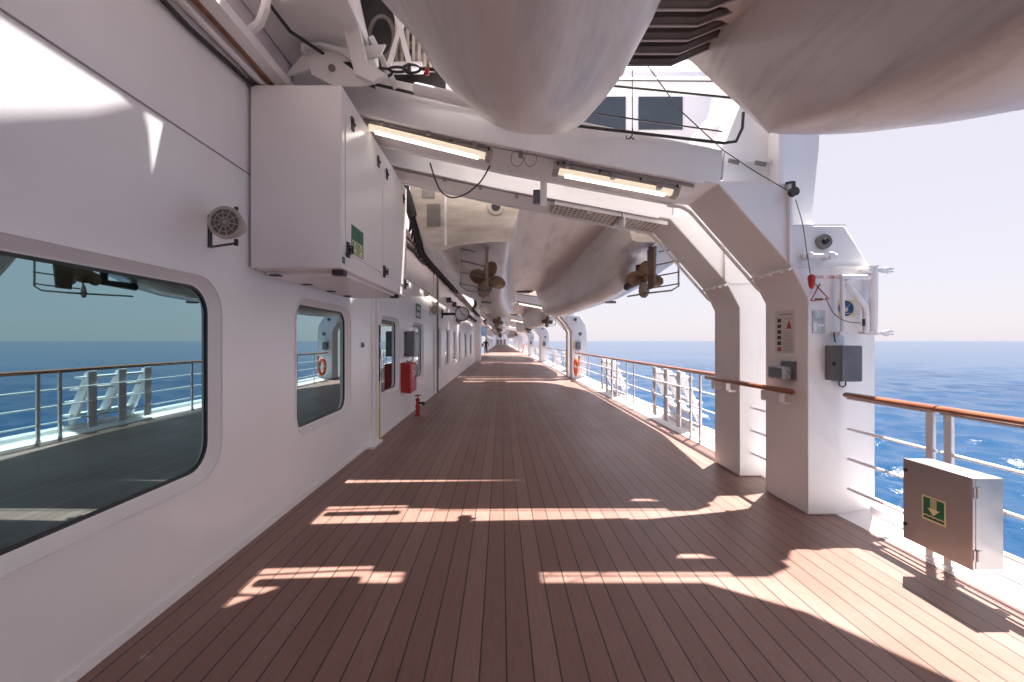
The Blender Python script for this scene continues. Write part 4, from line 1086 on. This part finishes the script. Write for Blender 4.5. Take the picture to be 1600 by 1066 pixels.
for z in (2.165,1.62): mb.box(3.18,3.335,yb-.03,PY+.02,z-.012,z+.012); mb.box(3.33,3.40,yb-.012,yb+.03,z-.02,z-.006); mb.box(3.33,3.40,yb-.012,yb+.03,z+.006,z+.02); mb.cyl((3.36,yb+.01,z-.03),(3.36,yb+.01,z+.03),.012,8)
mb.box(2.93,3.0,yb-.02,PY,1.60,1.63)
build_each(mb, 'hinge_lug', M['rail'], t)
mb = MB(); mb.tube(curve([at(1290,465,3.93),at(1303,490,3.92),at(1322,502,3.92),at(1345,505,3.93)]),.0035,6); mb.tube([at(1303,520,3.95),at(1305,535,3.97)],.005,6); mb.box(3.12,3.135,yb-.04,yb-.02,1.68,1.74); mb.build('lanyard', M['dark'], t)

# ------------------------------------------------------------------ rigging odds and ends overhead
t = thing('shackle_chain', 'dark shackle chain and turnbuckle beside the overhead hull', 'chain', (-.6,3.9,3.75))
pts = [at(588,117,3.72),at(610,110,3.72),at(632,108,3.72),at(655,107,3.72),at(690,110,3.72)]
mb = MB()
for i in range(3):
    c = pts[i].lerp(pts[i+1], .5); hl = (pts[i+1]-pts[i]).length*.6; q = R(90*(i%2))
    e = Vector((0,math.sin(q),math.cos(q)))
    mb.tube([c+Vector((hl*math.cos(R(30*k)),0,0))+e*(.035*math.sin(R(30*k))) for k in range(12)],.011,6,closed=True)
mb.build('link', M['dark'], t)
mb = MB(); mb.tube([pts[3],pts[4]],.016,8); mb.cyl(pts[2].lerp(pts[3],.3)-Vector((0,0,.04)),pts[2].lerp(pts[3],.3)+Vector((0,0,.04)),.018,8); mb.build('turnbuckle', M['dark'], t)
mb = MB(); mb.lathe(at(664,112,3.70),(1,0,-.1),[(0,.01),(.005,.03),(.03,.03),(.035,.012)],12); mb.build('red_cap', M['red'], t)
mb = MB()
mb.tube(curve([at(672,255,4.6),at(680,280,4.6),at(690,300,4.6),at(706,309,4.6),at(728,303,4.6),at(750,285,4.6),at(764,262,4.6),at(770,247,4.6)]),.008,8)
tag(mb.build('hanging_cable', M['cable']), 'black cable drooping in a loop below the first tube lamp', 'cable')
t = thing('wire_coil', 'two thin wire loops hanging between the tube lamps', 'wire', at(820,246,4.1))
for cx_ in (808,829):
    mb = MB(); c = at(cx_,248,4.1); mb.tube([c+Vector((.055*math.cos(R(20*k)),.01*math.sin(R(40*k)),.07*math.sin(R(20*k)))) for k in range(18)],.004,6,closed=True); mb.build('loop', M['inkgrey'], t)
t = thing('line_hook', 'thin hanging line ending in a small hook before the beam', 'hook', at(985,215,3.9))
mb = MB(); mb.tube([at(988,98,3.85),at(988,200,3.9)],.004,6); mb.build('line', M['cable'], t)
mb = MB(); mb.tube([at(988,200,3.9),at(989,209,3.9),at(984,217,3.9),at(978,217,3.9),at(979,212,3.9)],.006,6); mb.tube([at(984,214,3.9),at(991,218,3.9)],.005,6); mb.build('hook', M['dark'], t)
mb = MB(); mb.tube([at(1008,97,3.85),at(1060,170,3.95),at(1130,235,4.0)],.005,6)
tag(mb.build('stay_wire', M['cable']), 'thin stay wire slanting from the bow slats to the davit', 'wire')
# upper-deck hardware seen beside the overhead hull
t = thing('winch_frame', 'dark winch recess with pale frame above the shackle chain', 'winch', at(600,60,4.4))
mb = MB(); mb.box(-1.45,-.55,4.50,4.54,4.0,5.1); mb.build('backplate', M['dark'], t)
mb = MB(); mb.bar((-1.42,4.3,5.0),(-1.18,4.3,3.9),.05,.07); mb.bar((-1.06,4.3,4.9),(-.86,4.3,4.15),.05,.05); mb.bar((-.92,4.3,4.60),(-1.06,4.3,4.15),.04,.04); mb.build('frame', M['white'], t)
mb = MB(); mb.tube([(-1.16+.12*math.cos(R(15*k)),4.42,4.5+.2*math.sin(R(15*k))) for k in range(24)],.022,8,closed=True); mb.build('drum_rim', M['greyplate'], t)
mb = MB(); mb.box(-1.02,-.60,4.36,4.40,4.15,4.75); tag(mb.build('vent_grating', M['perf'], smooth=0), 'small perforated grating beside the overhead hull', 'grating')

# ------------------------------------------------------------------ far end of the deck, person
t = thing('end_bulkhead', 'pale bulkhead with doors closing the far end of the deck', 'bulkhead', (.5,190,0))
mb = MB(); mb.box(-3,3.4,190,190.3,0,4.2); mb.build('wall', M['white'], t)
for a, b in ((-1.9,-.9),(-.6,.4),(1.0,1.9)):
    mb = MB(); mb.box(a,b,189.9,189.99,0.05,2.2); mb.build('door', M['greyplate'], t)
mb = MB(); mb.box(-3,3.4,120,188,4.3,4.5); tag(mb.build('deckhead', M['white'], smooth=0), 'far overhead deck plating near the end bulkhead', 'deckhead')

def person(label, x, y):
    root = thing('person', label, 'person', (x, y, 0))
    J = {'pel':(0,0,.98),'waist':(0,0,1.12),'chest':(.01,0,1.34),'neck':(.015,0,1.50),'head':(.03,-.01,1.60),'top':(.03,0,1.74),
         'hl':(-.10,0,.93),'hr':(.10,0,.93),'kl':(-.10,-.16,.52),'kr':(.11,.08,.50),'al':(-.10,-.14,.09),'ar':(.12,.30,.12),'tl':(-.10,-.30,.03),'tr':(.12,.22,.03),
         'sl':(-.20,0,1.44),'sr':(.20,0,1.44),'el':(-.26,.10,1.18),'er':(.27,-.08,1.18),'wl':(-.27,.02,.95),'wr':(.27,-.22,1.0),'fl':(-.27,-.02,.85),'fr':(.27,-.29,.93)}
    rad = {'pel':.14,'waist':.125,'chest':.15,'neck':.058,'head':.09,'top':.075,'hl':.095,'hr':.095,'kl':.065,'kr':.065,'al':.042,'ar':.042,'tl':.035,'tr':.035,'sl':.065,'sr':.065,'el':.046,'er':.046,'wl':.032,'wr':.032,'fl':.028,'fr':.028}
    E = [('pel','waist'),('waist','chest'),('chest','neck'),('neck','head'),('head','top'),('pel','hl'),('pel','hr'),('hl','kl'),('hr','kr'),('kl','al'),('kr','ar'),('al','tl'),('ar','tr'),('chest','sl'),('chest','sr'),('sl','el'),('sr','er'),('el','wl'),('er','wr'),('wl','fl'),('wr','fr')]
    ks = list(J); me = bpy.data.meshes.new('body'); me.from_pydata([Vector(J[k])+Vector((x,y,0)) for k in ks], [(ks.index(a),ks.index(b)) for a,b in E], [])
    o = bpy.data.objects.new('body', me); COL.objects.link(o); o.parent = root; o.matrix_parent_inverse = Matrix.Translation((-x,-y,0))
    m = o.modifiers.new('skin','SKIN'); sk = me.skin_vertices[0] if me.skin_vertices else None
    if sk is None:
        bm = bmesh.new(); bm.from_mesh(me); bm.verts.layers.skin.verify(); bm.to_mesh(me); bm.free(); sk = me.skin_vertices[0]
    for i, k in enumerate(ks): sk.data[i].radius = (rad[k],)*2; sk.data[i].use_root = (k == 'pel')
    s_ = o.modifiers.new('sub','SUBSURF'); s_.levels = 1; s_.render_levels = 2
    me.materials.append(M['cloth'])
    c = Vector((x+.03,y,1.66)); mb = MB(); mb.lathe(c-Vector((0,0,.13)),(0,0,1),[(0,.05),(.03,.075),(.09,.098),(.16,.10),(.21,.08),(.24,.03)],20); mb.build('hair', M['hair'], root)
    mb = MB(); mb.lathe(c+Vector((0,-.05,-.12)),(0,0,1),[(0,.03),(.04,.06),(.1,.068),(.15,.05)],16); mb.build('face', M['skin'], root)
    return root
person('person in black clothes walking far along the deck', -1.68, 50)
t = thing('shoulder_bag', 'small red bag carried by the far walking person', 'bag', (-2.0,50,1.0))
mb = MB(); mb.box(-2.12,-1.93,49.85,50.15,.95,1.3); mb.build('pouch', M['red'], t, bevel=.04)
mb = MB(); mb.tube([(-2.0,50,1.3),(-1.85,50,1.52),(-1.6,50,1.45)],.015,6); mb.build('strap', M['dark'], t)
